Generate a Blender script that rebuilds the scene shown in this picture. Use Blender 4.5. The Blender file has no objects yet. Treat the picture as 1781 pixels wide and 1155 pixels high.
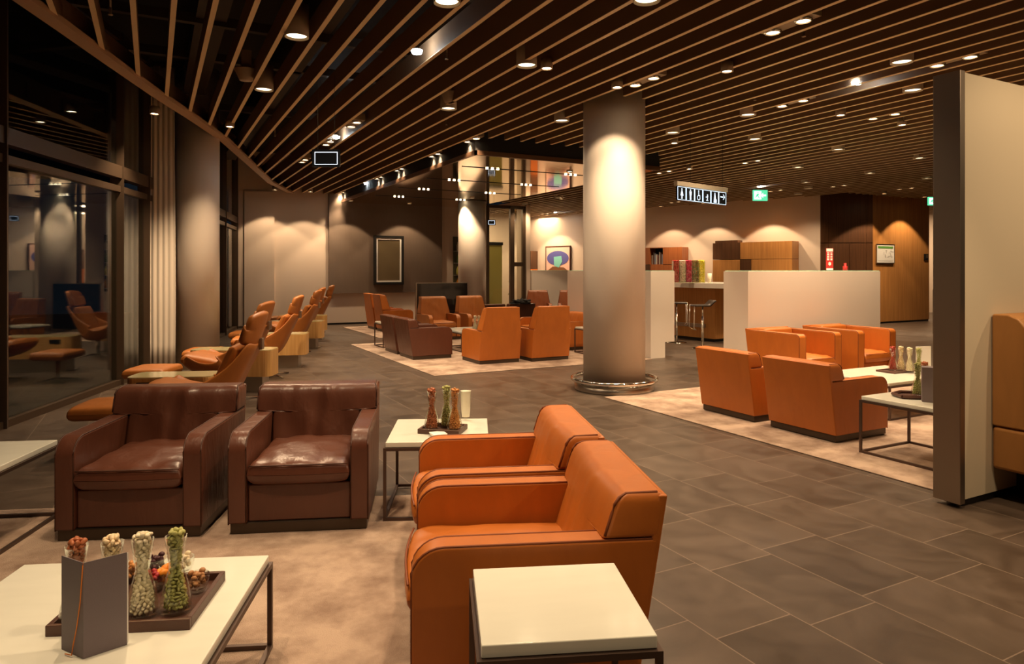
import bpy, bmesh, math, random
from mathutils import Vector, Matrix
random.seed(7)
PI = math.pi
SC = bpy.context.scene
COL = SC.collection
# ------------------------------------------------------------------ camera frame
A = math.radians(27.7); CA, SA = math.cos(A), math.sin(A)
FOC, HZ, CX, EYE = 1190.0, 470.0, 890.5, 1.5
def CW(lat, d):                       # (sideways, depth) seen from the camera -> room X, Y
    return (lat*CA + d*SA, -lat*SA + d*CA)
def G(px, py, z=0.0):                 # pixel of a point whose height is known
    d = FOC*(EYE-z)/(py-HZ); return CW((px-CX)/FOC*d, d)
def DP(px, d): return CW((px-CX)/FOC*d, d)
def ZAT(py, d): return EYE-(py-HZ)*d/FOC
def hit(px, p, q):                    # where the ray of column px meets the plan line p-q
    r = (px-CX)/FOC; dx, dy = r*CA+SA, CA-r*SA
    ex, ey = q[0]-p[0], q[1]-p[1]
    den = dx*ey-dy*ex
    t = (p[0]*ey-p[1]*ex)/den
    return (dx*t, dy*t, t)
def CR(deg): return math.radians(deg)-A
# ------------------------------------------------------------------ materials
def nt(name):
    m = bpy.data.materials.new(name); m.use_nodes = True
    n = m.node_tree.nodes; l = m.node_tree.links
    return m, n, l, n['Principled BSDF']
def mat(name, col, rough=.5, metal=0, bump=0, scale=40, var=0, spec=.5, coat=0, stretch=(1,1,1), detail=3, trans=0, ior=1.45, emit=None, es=0):
    m, n, l, b = nt(name)
    b.inputs['Base Color'].default_value = (*col, 1)
    b.inputs['Roughness'].default_value = rough
    b.inputs['Metallic'].default_value = metal
    b.inputs['Specular IOR Level'].default_value = spec
    b.inputs['Coat Weight'].default_value = coat
    b.inputs['Coat Roughness'].default_value = .15
    b.inputs['Transmission Weight'].default_value = trans
    b.inputs['IOR'].default_value = ior
    if emit:
        b.inputs['Emission Color'].default_value = (*emit, 1); b.inputs['Emission Strength'].default_value = es
    if bump or var:
        tc = n.new('ShaderNodeTexCoord'); mp = n.new('ShaderNodeMapping'); mp.inputs['Scale'].default_value = stretch
        l.new(tc.outputs['Object'], mp.inputs['Vector'])
        no = n.new('ShaderNodeTexNoise'); no.inputs['Scale'].default_value = scale; no.inputs['Detail'].default_value = detail
        l.new(mp.outputs[0], no.inputs['Vector'])
        if bump:
            bp = n.new('ShaderNodeBump'); bp.inputs['Strength'].default_value = bump; bp.inputs['Distance'].default_value = .01
            l.new(no.outputs['Fac'], bp.inputs['Height']); l.new(bp.outputs[0], b.inputs['Normal'])
        if var:
            mx = n.new('ShaderNodeMixRGB'); mx.inputs[1].default_value = (*[c*(1-var) for c in col], 1); mx.inputs[2].default_value = (*[min(1, c*(1+var)) for c in col], 1)
            l.new(no.outputs['Fac'], mx.inputs[0]); l.new(mx.outputs[0], b.inputs['Base Color'])
    return m
def leather(name, col, rough=.38, crease=.25):
    m, n, l, b = nt(name)
    tc = n.new('ShaderNodeTexCoord')
    a = n.new('ShaderNodeTexNoise'); a.inputs['Scale'].default_value = 160; a.inputs['Detail'].default_value = 2
    mp = n.new('ShaderNodeMapping'); mp.inputs['Scale'].default_value = (1, 1, .35)
    c = n.new('ShaderNodeTexNoise'); c.inputs['Scale'].default_value = 9; c.inputs['Detail'].default_value = 3; c.inputs['Distortion'].default_value = .6
    l.new(tc.outputs['Object'], a.inputs['Vector']); l.new(tc.outputs['Object'], mp.inputs['Vector']); l.new(mp.outputs[0], c.inputs['Vector'])
    b1 = n.new('ShaderNodeBump'); b1.inputs['Strength'].default_value = .12; b1.inputs['Distance'].default_value = .002
    b2 = n.new('ShaderNodeBump'); b2.inputs['Strength'].default_value = crease; b2.inputs['Distance'].default_value = .02
    l.new(a.outputs['Fac'], b1.inputs['Height']); l.new(c.outputs['Fac'], b2.inputs['Height']); l.new(b1.outputs[0], b2.inputs['Normal']); l.new(b2.outputs[0], b.inputs['Normal'])
    mx = n.new('ShaderNodeMixRGB'); mx.inputs[1].default_value = (*[x*.82 for x in col], 1); mx.inputs[2].default_value = (*[min(1, x*1.15) for x in col], 1)
    l.new(c.outputs['Fac'], mx.inputs[0]); l.new(mx.outputs[0], b.inputs['Base Color'])
    b.inputs['Roughness'].default_value = rough
    return m
def wood(name, c1, c2, scale=6, rough=.4, ax=2):
    m, n, l, b = nt(name)
    tc = n.new('ShaderNodeTexCoord'); mp = n.new('ShaderNodeMapping')
    s = [9, 9, 9]; s[ax] = .35; mp.inputs['Scale'].default_value = s
    no = n.new('ShaderNodeTexNoise'); no.inputs['Scale'].default_value = scale; no.inputs['Detail'].default_value = 5; no.inputs['Roughness'].default_value = .6
    r = n.new('ShaderNodeValToRGB'); r.color_ramp.elements[0].color = (*c1, 1); r.color_ramp.elements[1].color = (*c2, 1)
    r.color_ramp.elements[0].position = .3; r.color_ramp.elements[1].position = .7
    l.new(tc.outputs['Object'], mp.inputs['Vector']); l.new(mp.outputs[0], no.inputs['Vector']); l.new(no.outputs['Fac'], r.inputs[0]); l.new(r.outputs[0], b.inputs['Base Color'])
    b.inputs['Roughness'].default_value = rough
    return m
def emis(name, col, s):
    m = bpy.data.materials.new(name); m.use_nodes = True; n = m.node_tree.nodes; n.clear()
    e = n.new('ShaderNodeEmission'); e.inputs[0].default_value = (*col, 1); e.inputs[1].default_value = s
    o = n.new('ShaderNodeOutputMaterial'); m.node_tree.links.new(e.outputs[0], o.inputs[0]); return m
def pane_mat(name, tint=(.9, .95, .95), refl=1.0):
    m = bpy.data.materials.new(name); m.use_nodes = True; n = m.node_tree.nodes; n.clear(); l = m.node_tree.links
    t = n.new('ShaderNodeBsdfTransparent'); t.inputs[0].default_value = (*tint, 1)
    g = n.new('ShaderNodeBsdfGlossy'); g.inputs['Roughness'].default_value = .02; g.inputs[0].default_value = (refl, refl, refl, 1)
    lw = n.new('ShaderNodeLayerWeight'); lw.inputs[0].default_value = .5
    pw = n.new('ShaderNodeMath'); pw.operation = 'POWER'; pw.inputs[1].default_value = 4; l.new(lw.outputs['Facing'], pw.inputs[0])
    f = n.new('ShaderNodeMath'); f.operation = 'MULTIPLY_ADD'; f.inputs[1].default_value = .9; f.inputs[2].default_value = .05; l.new(pw.outputs[0], f.inputs[0])
    x = n.new('ShaderNodeMixShader'); o = n.new('ShaderNodeOutputMaterial')
    l.new(f.outputs[0], x.inputs[0]); l.new(t.outputs[0], x.inputs[1]); l.new(g.outputs[0], x.inputs[2]); l.new(x.outputs[0], o.inputs[0]); return m
def floor_mat():
    m, n, l, b = nt('slate_tiles')
    tc = n.new('ShaderNodeTexCoord'); sp = n.new('ShaderNodeSeparateXYZ'); l.new(tc.outputs['Object'], sp.inputs[0])
    def M(op, a, bb=None):
        k = n.new('ShaderNodeMath'); k.operation = op
        for i, v in enumerate((a, bb)):
            if v is None: continue
            if isinstance(v, (int, float)): k.inputs[i].default_value = v
            else: l.new(v, k.inputs[i])
        return k.outputs[0]
    W, L = .431, .59
    u = M('DIVIDE', M('SUBTRACT', sp.outputs[0], 2.461-.431*30), W); cu = M('FLOOR', u); fu = M('FRACT', u)
    wn = n.new('ShaderNodeTexWhiteNoise'); wn.noise_dimensions = '1D'; l.new(cu, wn.inputs['W'])
    v = M('ADD', M('DIVIDE', sp.outputs[1], L), M('MULTIPLY', wn.outputs['Value'], 1.0)); cv = M('FLOOR', v); fv = M('FRACT', v)
    du = M('MULTIPLY', M('MINIMUM', fu, M('SUBTRACT', 1.0, fu)), W); dv = M('MULTIPLY', M('MINIMUM', fv, M('SUBTRACT', 1.0, fv)), L)
    joint = M('LESS_THAN', M('MINIMUM', du, dv), .0028)
    cb = n.new('ShaderNodeCombineXYZ'); l.new(cu, cb.inputs[0]); l.new(cv, cb.inputs[1])
    w2 = n.new('ShaderNodeTexWhiteNoise'); l.new(cb.outputs[0], w2.inputs['Vector'])
    off = n.new('ShaderNodeVectorMath'); off.operation = 'ADD'; l.new(tc.outputs['Object'], off.inputs[0]); 
    sc = n.new('ShaderNodeVectorMath'); sc.operation = 'SCALE'; l.new(w2.outputs['Color'], sc.inputs[0]); sc.inputs['Scale'].default_value = 20; l.new(sc.outputs[0], off.inputs[1])
    no = n.new('ShaderNodeTexNoise'); no.inputs['Scale'].default_value = 3.2; no.inputs['Detail'].default_value = 7; no.inputs['Distortion'].default_value = 1.3; l.new(off.outputs[0], no.inputs['Vector'])
    r = n.new('ShaderNodeValToRGB'); r.color_ramp.elements[0].color = (.062, .043, .030, 1); r.color_ramp.elements[1].color = (.105, .074, .053, 1); r.color_ramp.elements[0].position = .3; r.color_ramp.elements[1].position = .72
    l.new(no.outputs['Fac'], r.inputs[0])
    hs = n.new('ShaderNodeHueSaturation'); l.new(r.outputs[0], hs.inputs['Color']); l.new(M('ADD', M('MULTIPLY', w2.outputs['Value'], .30), .85), hs.inputs['Value'])
    mx = n.new('ShaderNodeMixRGB'); l.new(joint, mx.inputs[0]); l.new(hs.outputs[0], mx.inputs[1]); mx.inputs[2].default_value = (.21, .155, .115, 1)
    l.new(mx.outputs[0], b.inputs['Base Color'])
    l.new(M('ADD', M('MULTIPLY', no.outputs['Fac'], .25), .26), b.inputs['Roughness'])
    bp = n.new('ShaderNodeBump'); bp.inputs['Strength'].default_value = .12; bp.inputs['Distance'].default_value = .006
    l.new(no.outputs['Fac'], bp.inputs['Height']); l.new(bp.outputs[0], b.inputs['Normal'])
    return m
ORANGE = leather('orange_leather', (.46, .132, .018), .42, .12)
CARAMEL = leather('caramel_leather', (.42, .137, .024), .45, .12)
BROWN = leather('brown_leather', (.105, .036, .020), .33, .35)
TAN = leather('tan_leather', (.42, .19, .05), .5, .05)
RUST = leather('rust_leather', (.33, .10, .035), .4, .25)
SEAM = mat('seam', (.06, .02, .01), .6)
OSEAM = mat('seam_orange', (.20, .05, .012), .6)
PLINTH = mat('plinth', (.07, .05, .035), .35, .6)
MARBLE = mat('white_marble', (.80, .80, .70), .12, var=.05, scale=5, coat=.3, stretch=(1, 4, 1))
BRONZE = mat('bronze_frame', (.10, .065, .05), .4, .6)
WALL = mat('cream_wall', (.68, .55, .44), .75, bump=.05, scale=200)
WALLW = mat('white_lacquer', (.78, .69, .60), .28, coat=.2)
GREY = mat('taupe_panel', (.16, .115, .085), .6, var=.08, scale=60, stretch=(1, 1, .05))
COLM = mat('column_plaster', (.74, .65, .56), .6, bump=.03, scale=150)
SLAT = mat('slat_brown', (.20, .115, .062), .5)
SLATU = mat('slat_underside', (.74, .57, .34), .5)  # paler than the sides: bounced floor light is put into this colour
DARK = mat('plenum_black', (.012, .009, .007), .9)
DUCT = mat('duct_brown', (.05, .034, .024), .6)
STEEL = mat('brushed_steel', (.50, .46, .40), .28, 1, bump=.1, scale=50, stretch=(1, 1, 30))
PANELST = mat('brushed_bronze_steel', (.40, .33, .26), .38, 1, bump=.08, scale=60, stretch=(30, 30, .3))
CHROME = mat('chrome', (.75, .72, .66), .1, 1)
MIRROR = mat('mirror_ceiling', (.88, .70, .50), .06, 1, bump=.05, scale=2, stretch=(1, 5, 1))
BLACK = mat('black', (.01, .01, .01), .4)
BLACKG = mat('black_gloss', (.012, .009, .008), .06, coat=.5)
MULL = mat('mullion', (.09, .058, .036), .4, .5)
GLASS = pane_mat('clear_glass', (.97, .98, .96))
PANE = pane_mat('window_glass', (.75, .82, .82))
CPANE = pane_mat('door_glass', (.93, .95, .9))
WOODL = wood('oak_veneer', (.44, .185, .05), (.60, .28, .08), 3)
WOODY = wood('honey_veneer', (.48, .25, .075), (.62, .36, .13), 4)
WOODD = wood('walnut_veneer', (.075, .030, .012), (.13, .055, .022), 3)
WOODR = wood('cherry_veneer', (.30, .085, .025), (.42, .135, .04), 3)
CREAMTOP = mat('yellow_glass_top', (.55, .47, .24), .12, coat=.4)
CURT = mat('sheer_curtain', (.78, .69, .58), .85, bump=.1, scale=300)
FLOOR = floor_mat()
RUG = mat('rug_pile', (.44, .34, .255), .95, bump=.9, scale=260, var=.0)
LAMP = emis('lamp_warm', (1, .80, .52), 9)
LAMPT = emis('lamp_track', (1, .8, .5), 5)
LAMPD = emis('lamp_dim', (1, .78, .46), 2.2)
LAMPW = emis('lamp_cool', (.80, .93, 1), 55)
FIXT = mat('fixture_taupe', (.34, .26, .18), .5)
WHITEP = mat('paper_white', (.85, .83, .78), .6)
PORC = mat('cup_cream', (.80, .74, .60), .35)
SIGNW = emis('sign_white', (.72, .86, 1), .9)
SIGNG = emis('sign_green', (.08, .50, .25), .8)
SIGNB = mat('sign_black', (.015, .018, .022), .2)
def m_rug():
    m, n, l, b = nt('rug_wool')
    tc = n.new('ShaderNodeTexCoord')
    a = n.new('ShaderNodeTexNoise'); a.inputs['Scale'].default_value = 3.2; a.inputs['Detail'].default_value = 6; a.inputs['Roughness'].default_value = .62
    c = n.new('ShaderNodeTexNoise'); c.inputs['Scale'].default_value = 220
    for k in (a, c): l.new(tc.outputs['Object'], k.inputs['Vector'])
    r = n.new('ShaderNodeValToRGB'); r.color_ramp.elements[0].position = .36; r.color_ramp.elements[1].position = .60
    r.color_ramp.elements[0].color = (.29, .20, .15, 1); r.color_ramp.elements[1].color = (.52, .39, .30, 1)
    l.new(a.outputs['Fac'], r.inputs[0]); l.new(r.outputs[0], b.inputs['Base Color'])
    bp = n.new('ShaderNodeBump'); bp.inputs['Strength'].default_value = .7; bp.inputs['Distance'].default_value = .01; l.new(c.outputs['Fac'], bp.inputs['Height']); l.new(bp.outputs[0], b.inputs['Normal'])
    b.inputs['Roughness'].default_value = .95; b.inputs['Specular IOR Level'].default_value = .1
    return m
RUG = m_rug()
# ------------------------------------------------------------------ object helpers
def link(name, bm, m, parent=None, loc=None, rz=0, smooth=False, wn=False):
    me = bpy.data.meshes.new(name); bmesh.ops.recalc_face_normals(bm, faces=bm.faces); bm.to_mesh(me); bm.free()
    if smooth or wn:
        for p in me.polygons: p.use_smooth = True
    o = bpy.data.objects.new(name, me); COL.objects.link(o)
    for x in (m if isinstance(m, (list, tuple)) else [m]): me.materials.append(x)
    if loc is not None: o.location = loc
    o.rotation_euler.z = rz
    if parent is not None: o.parent = parent
    if wn:
        w = o.modifiers.new('wn', 'WEIGHTED_NORMAL'); w.keep_sharp = True
    return o
def tag(o, label, cat, group=None, kind=None):
    o['label'] = label; o['category'] = cat
    if group: o['group'] = group
    if kind: o['kind'] = kind
    return o
def thing(name, label, cat, loc=(0, 0, 0), rz=0, group=None):
    o = bpy.data.objects.new(name, None); COL.objects.link(o); o.location = loc; o.rotation_euler.z = rz; o.empty_display_size = .1
    return tag(o, label, cat, group)
def dup(root, label=None, loc=None, rz=None, group=None, scale=None):
    def rec(o, par):
        c = o.copy(); COL.objects.link(c)
        if par is not None: c.parent = par
        for ch in [x for x in o.children]: rec(ch, c)
        return c
    r = rec(root, None)
    if label: r['label'] = label
    if group: r['group'] = group
    if loc is not None: r.location = loc
    if rz is not None: r.rotation_euler.z = rz
    if scale is not None: r.scale = (scale,)*3
    return r
def place(o, xy, z=0, rz=0, s=None):
    o.location = (xy[0], xy[1], z); o.rotation_euler.z = rz
    if s: o.scale = (s,)*3
    return o
def struct(name, bm, m, parent=None, label=None, **k):
    o = link(name, bm, m, parent, **k)
    if parent is None: o['kind'] = 'structure'
    if label: o['label'] = label
    return o
def bx(bm, x0, x1, y0, y1, z0, z1, bev=0, seg=2, M=None):
    v = [bm.verts.new((x, y, z)) for z in (z0, z1) for (x, y) in ((x0, y0), (x1, y0), (x1, y1), (x0, y1))]
    f = [bm.faces.new([v[i] for i in q]) for q in ((0, 3, 2, 1), (4, 5, 6, 7), (0, 1, 5, 4), (1, 2, 6, 5), (2, 3, 7, 6), (3, 0, 4, 7))]
    if bev:
        es = list({e for x in f for e in x.edges})
        r = bmesh.ops.bevel(bm, geom=es, offset=bev, segments=seg, affect='EDGES', profile=.5)
        v = list({q for x in r['faces'] for q in x.verts} | {q for q in v if q.is_valid})
    if M is not None:
        bmesh.ops.transform(bm, matrix=M, verts=[q for q in v if q.is_valid])
    return v
def box(x0, x1, y0, y1, z0, z1, bev=0, seg=2):
    bm = bmesh.new(); bx(bm, x0, x1, y0, y1, z0, z1, bev, seg); return bm
def prism_yz(bm, pts, wf, bev=0, seg=2):         # profile in y,z; half width wf(z) (or (x0,x1))
    if isinstance(wf, tuple): a = [bm.verts.new((wf[0], y, z)) for y, z in pts]; b = [bm.verts.new((wf[1], y, z)) for y, z in pts]
    else: a = [bm.verts.new((-wf(z), y, z)) for y, z in pts]; b = [bm.verts.new((wf(z), y, z)) for y, z in pts]
    fs = [bm.faces.new(a[::-1]), bm.faces.new(b)]
    n = len(pts)
    for i in range(n): fs.append(bm.faces.new((a[i], a[(i+1) % n], b[(i+1) % n], b[i])))
    if bev:
        bmesh.ops.recalc_face_normals(bm, faces=fs)
        es = [e for e in {e for x in fs for e in x.edges} if e.calc_face_angle(0) > .5]
        bmesh.ops.bevel(bm, geom=es, offset=bev, segments=seg, affect='EDGES', profile=.5)
def prism_xy(bm, pts, z0, z1):
    a = [bm.verts.new((x, y, z0)) for x, y in pts]; b = [bm.verts.new((x, y, z1)) for x, y in pts]; n = len(pts)
    bm.faces.new(a[::-1]); bm.faces.new(b)
    for i in range(n): bm.faces.new((a[i], a[(i+1) % n], b[(i+1) % n], b[i]))
def tube(bm, pts, r, n=8, closed=False):
    pts = [Vector(p) for p in pts]; rings = []; N = len(pts)
    for i, p in enumerate(pts):
        if closed: t = pts[(i+1) % N]-pts[i-1]
        else: t = pts[min(i+1, N-1)]-pts[max(i-1, 0)]
        t.normalize(); up = Vector((0, 0, 1)) if abs(t.z) < .95 else Vector((0, 1, 0))
        a = t.cross(up).normalized(); b = a.cross(t)
        rings.append([bm.verts.new(p+(a*math.cos(2*PI*k/n)+b*math.sin(2*PI*k/n))*r) for k in range(n)])
    for i in range(N if closed else N-1):
        A_, B_ = rings[i], rings[(i+1) % N]
        for k in range(n): bm.faces.new((A_[k], A_[(k+1) % n], B_[(k+1) % n], B_[k]))
    if not closed: bm.faces.new(rings[0][::-1]); bm.faces.new(rings[-1])
def lathe(bm, prof, n=24, c=(0, 0), a0=0, a1=2*PI):
    full = abs(a1-a0-2*PI) < 1e-6; m = n if full else n+1; cols = []
    for k in range(m):
        t = a0+(a1-a0)*k/n
        cols.append([bm.verts.new((c[0]+r*math.cos(t), c[1]+r*math.sin(t), z)) for r, z in prof])
    for k in range(n):
        P, Q = cols[k], cols[(k+1) % m]
        for i in range(len(prof)-1):
            try: bm.faces.new((P[i], Q[i], Q[i+1], P[i+1]))
            except ValueError: pass
    bmesh.ops.remove_doubles(bm, verts=bm.verts, dist=1e-5)
def arc(cx, cy, r, a0, a1, n): return [(cx+r*math.cos(a0+(a1-a0)*i/n), cy+r*math.sin(a0+(a1-a0)*i/n)) for i in range(n+1)]
def rrect(x0, x1, y0, y1, r, n=5):
    return arc(x1-r, y1-r, r, 0, PI/2, n)+arc(x0+r, y1-r, r, PI/2, PI, n)+arc(x0+r, y0+r, r, PI, 1.5*PI, n)+arc(x1-r, y0+r, r, 1.5*PI, 2*PI, n)
def cushion(bm, w, d, h, crown, z0, y0, e=.035, nx=26, ny=26, seed=0, wr=.004):
    rnd = random.Random(seed); ph = [rnd.random()*6 for _ in range(6)]
    def prof(t): return max(0., 1-abs(t)**7)**.5
    top = []; bot = []
    for i in range(nx+1):
        rt = []; rb = []
        for j in range(ny+1):
            u = -1+2*i/nx; v = -1+2*j/ny
            u = math.sin(u*PI/2*.999); v = math.sin(v*PI/2*.999)
            q = (1-abs(u)**16)*(1-abs(v)**16); q = max(q, 0)**.4
            hgt = crown*(1-u*u)*(1-v*v*.85)
            w1 = wr*(math.sin(7*u+ph[0]+3*v)*math.sin(6*v+ph[1])+.7*math.sin(13*u*v+ph[2]+5*v)+.6*math.sin(17*u+ph[3])*v*v)
            x = u*w; y = y0+v*d-(.02*(1-u*u) if v < -.9 else 0)
            rt.append(bm.verts.new((x, y, z0+h/2+(h/2)*q+hgt*q+w1*q)))
            rb.append(bm.verts.new((x, y, z0+h/2-(h/2)*q)))
        top.append(rt); bot.append(rb)
    for i in range(nx):
        for j in range(ny):
            bm.faces.new((top[i][j], top[i+1][j], top[i+1][j+1], top[i][j+1]))
            bm.faces.new((bot[i][j], bot[i][j+1], bot[i+1][j+1], bot[i+1][j]))
    bmesh.ops.remove_doubles(bm, verts=bm.verts, dist=2e-4)

# ================================================================== THE SETTING
ZC = 3.58                               # underside of the slats
bm = bmesh.new(); bx(bm, -6, 26, -5, 28, -.1, 0); struct('floor', bm, FLOOR)
# facade (window wall) plan
FAC = [(-4.3, -5), (-2.75, 2.8), (-1.28, 8.03), (-.385, 10.38), (.55, 13.3), (1.25, 16.0), (1.9, 18.95)]
def fac_x(y):
    for (a, b), (c, d) in zip(FAC, FAC[1:]):
        if b <= y <= d: return a+(c-a)*(y-b)/(d-b)
def mull(bm, y, w=.09, d=.14, z0=0, z1=4.6, off=0):
    x = fac_x(y); bx(bm, x-d/2+off, x+d/2+off, y-w/2, y+w/2, z0, z1)
# end wall (grey panel wall)
YE = 18.94
bm = bmesh.new(); bx(bm, 1.85, 8.85, YE, YE+.2, 0, 4.6); struct('wall_end', bm, WALL)
p0 = hit(424, (0, YE), (1, YE))[0]; p1 = hit(476, (0, YE), (1, YE))[0]; p2 = hit(548, (0, YE), (1, YE))[0]
bm = bmesh.new(); bx(bm, 1.95, p0-.02, YE-.06, YE-.001, .06, 3.56); bx(bm, p0, p1, YE-.09, YE-.001, .06, 3.56); struct('trim_1', bm, WALL, label='pale wall panels beside the window wall')
gx0 = hit(571, (0, YE), (1, YE))[0]; gx1 = hit(769, (0, YE-.1), (1, YE-.1))[0]
bm = bmesh.new(); bx(bm, gx0, gx1, YE-.10, YE-.001, .86, 3.6); struct('trim_2', bm, GREY, label='taupe textile panel on the end wall')
bm = bmesh.new(); bx(bm, gx0-.6, 8.0, YE-.03, YE-.002, 0, .05); struct('baseboard_end', bm, BLACK)
# glass doors right of the second column
gA = hit(845, (0, YE+.1), (1, YE+.1))[0]; gB = hit(921, (0, YE), (1, YE))[0]
def vx(px, y=YE+.05): return hit(px, (0, y), (1, y))[0]
bm = bmesh.new(); bx(bm, vx(913), gB, YE-.05, YE+.6, 0, 3.56); struct('wall_post', bm, WALL, label='cream end post of the glass wall')
dr = link('door_1', box(vx(845), vx(850), YE, YE+.1, 0, 3.5), MULL); dr['kind'] = 'structure'
def child_box(name, par, x0, x1, y0, y1, z0, z1, m, bev=0): return link(name, box(x0, x1, y0, y1, z0, z1, bev), m, par)
child_box('door_frame', dr, vx(886.5), vx(893.5), YE, YE+.1, 0, 3.5, MULL)
child_box('door_frame', dr, vx(908), vx(913), YE, YE+.1, 0, 3.5, MULL)
child_box('door_rail', dr, vx(893), vx(909), YE+.02, YE+.08, 1.62, 1.75, MULL)
child_box('door_rail', dr, vx(845), vx(913), YE+.02, YE+.08, 3.42, 3.52, MULL)
child_box('pane', dr, vx(850), vx(886), YE+.04, YE+.055, .02, 3.45, CPANE)
child_box('pane', dr, vx(893), vx(908), YE+.04, YE+.055, .02, 3.45, CPANE)
bm = bmesh.new(); hx = vx(883.5); tube(bm, [(hx, YE+.03, .75), (hx, YE-.04, .78), (hx, YE-.04, 1.12), (hx, YE+.03, 1.15)], .012); link('door_handle', bm, CHROME, dr, smooth=True)
# room behind the glass
bm = bmesh.new(); bx(bm, 7.8, 12.6, 22.6, 22.8, 0, 3.6); bx(bm, 7.7, 7.8, YE+.2, 22.8, 0, 3.6); struct('wall_inner', bm, WALL)
# far white wall running back at an angle
FW0, FW1 = (12.6, 25.0), (16.55, 12.95)
def wallseg(bm, p, q, th, z0, z1):
    dx, dy = q[0]-p[0], q[1]-p[1]; L = math.hypot(dx, dy); nx, ny = -dy/L*th, dx/L*th
    if nx*p[0]+ny*p[1] < 0: nx, ny = -nx, -ny
    prism_xy(bm, [p, q, (q[0]+nx, q[1]+ny), (p[0]+nx, p[1]+ny)], z0, z1)
bm = bmesh.new(); wallseg(bm, FW0, FW1, .2, 0, 3.85); struct('wall_far', bm, WALL)
bm = bmesh.new(); bx(bm, 7.8, 12.9, 25, 25.2, 0, 3.85); struct('wall_north', bm, WALL)
# dark door leaf and oak wall
DW1 = hit(1518, (0, 12.2), (1, 12.2))[:2]
bm = bmesh.new(); wallseg(bm, FW1, DW1, .15, 0, 3.85)
d2 = struct('door_2', bm, WOODD)
def on(p, q, t): return (p[0]+(q[0]-p[0])*t, p[1]+(q[1]-p[1])*t)
ex, ey = DW1[0]-FW1[0], DW1[1]-FW1[1]; el = math.hypot(ex, ey); nnx, nny = ey/el*.012, -ex/el*.012
if nnx*FW1[0]+nny*FW1[1] > 0: nnx, nny = -nnx, -nny
for t0, t1, z0, z1 in ((.0, .15, .05, 2.25), (.16, .55, .05, 2.25), (.56, .86, .05, 2.25), (.87, .995, .05, 2.25), (.0, .15, 2.27, 3.55), (.16, .86, 2.27, 3.55), (.87, .995, 2.27, 3.55)):
    a, b = on(FW1, DW1, t0), on(FW1, DW1, t1); bm = bmesh.new()
    prism_xy(bm, [a, b, (b[0]+nnx, b[1]+nny), (a[0]+nnx, a[1]+nny)], z0, z1); link('door_panel', bm, WOODD, d2)
OX1 = hit(1616, (0, 12.2), (1, 12.2))[0]
bm = bmesh.new(); bx(bm, DW1[0], OX1, 12.2, 12.5, .05, 3.95); struct('wall_oak', bm, WOODL, label='tall oak veneer wall')
bm = bmesh.new(); bx(bm, DW1[0], OX1, 12.22, 12.5, 0, .05); struct('baseboard_oak', bm, BLACK)
bm = bmesh.new(); bx(bm, 24.5, 24.7, -5, 20, 0, 4.6); struct('wall_right', bm, WALL)
bm = bmesh.new(); bx(bm, OX1-.5, 24.5, 16.5, 16.7, 0, 4.6); struct('wall_passage', bm, WALL)
bm = bmesh.new(); bx(bm, -4.4, 24.6, -5.2, -5, 0, 4.6); struct('wall_back', bm, mat('back_wall', (.20, .13, .08), .7))
# plenum slab + slats
ceil = struct('ceiling', box(-6, 26, -5, 28, 4.6, 4.7), DARK, label='dark open ceiling with long brown slats')
# fascia curve ending the slats on the window side
FP = [(-40, -45), (21, 0), (97, 52), (180, 110), (261.5, 166), (323, 205), (381, 244), (430, 287), (465, 318), (493.5, 341)]
fpts = [G(x, y, ZC-.03) for x, y in FP]; fpts[-1] = (fpts[-1][0], YE); 
fpts = [(-2.2, 1.5), (-3.4, -4.9)][::-1]+fpts
bm = bmesh.new()
def beam(bm, pts, w, z0, z1):
    L = []
    for i, p in enumerate(pts):
        a = pts[max(i-1, 0)]; b = pts[min(i+1, len(pts)-1)]; t = Vector((b[0]-a[0], b[1]-a[1])).normalized(); n = Vector((t.y, -t.x))*w
        L.append([bm.verts.new((p[0]+s*n.x, p[1]+s*n.y, z)) for s, z in ((0, z0), (1, z0), (1, z1), (0, z1))])
    for P, Q in zip(L, L[1:]):
        for k in range(4): bm.faces.new((P[k], P[(k+1) % 4], Q[(k+1) % 4], Q[k]))
beam(bm, fpts, .14, ZC-.03, ZC+.02); beam(bm, fpts, .03, ZC+.02, ZC+.27)
FASC = mat('fascia_brown', (.46, .31, .20), .5)
struct('trim_3', bm, FASC, label='curved brown ceiling edge beam along the windows')
def fasc_y(x):
    for (a, b), (c, d) in zip(fpts, fpts[1:]):
        if a <= x <= c: return b+(d-b)*(x-a)/(c-a)
    return None
MX0, MX1, MY0 = 4.62, 8.37, 10.04
k = -5; S0, SP, SW, SH = .003+.429, .285, .040, .20
while True:
    x = S0+SP*k; k += 1
    if x > 24.3: break
    y0 = -4.9
    if x < fpts[-1][0]-.05:
        y1 = fasc_y(x)
        if y1 is None: continue
        y1 -= .03
    elif x < MX0-.05: y1 = YE-.02
    elif x < MX1-.02: y1 = MY0-.3
    elif x < gB: y1 = YE-.1
    elif x < FW1[0]: y1 = FW0[1]+(FW1[1]-FW0[1])*(x-FW0[0])/(FW1[0]-FW0[0])-.1 if x > FW0[0] else 24.6
    elif x < OX1: y1 = 12.15
    else: y1 = 16.4
    segs = [(y0, y1)]
    if 4.78 < x < 5.56: segs = [(y0, 6.62), (7.48, y1)]   # slats stop at the big column
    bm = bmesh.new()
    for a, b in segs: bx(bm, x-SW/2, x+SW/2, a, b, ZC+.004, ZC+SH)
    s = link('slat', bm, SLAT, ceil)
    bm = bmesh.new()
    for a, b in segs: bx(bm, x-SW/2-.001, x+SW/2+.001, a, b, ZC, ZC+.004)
    link('slat_underside', bm, SLATU, s)
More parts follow.
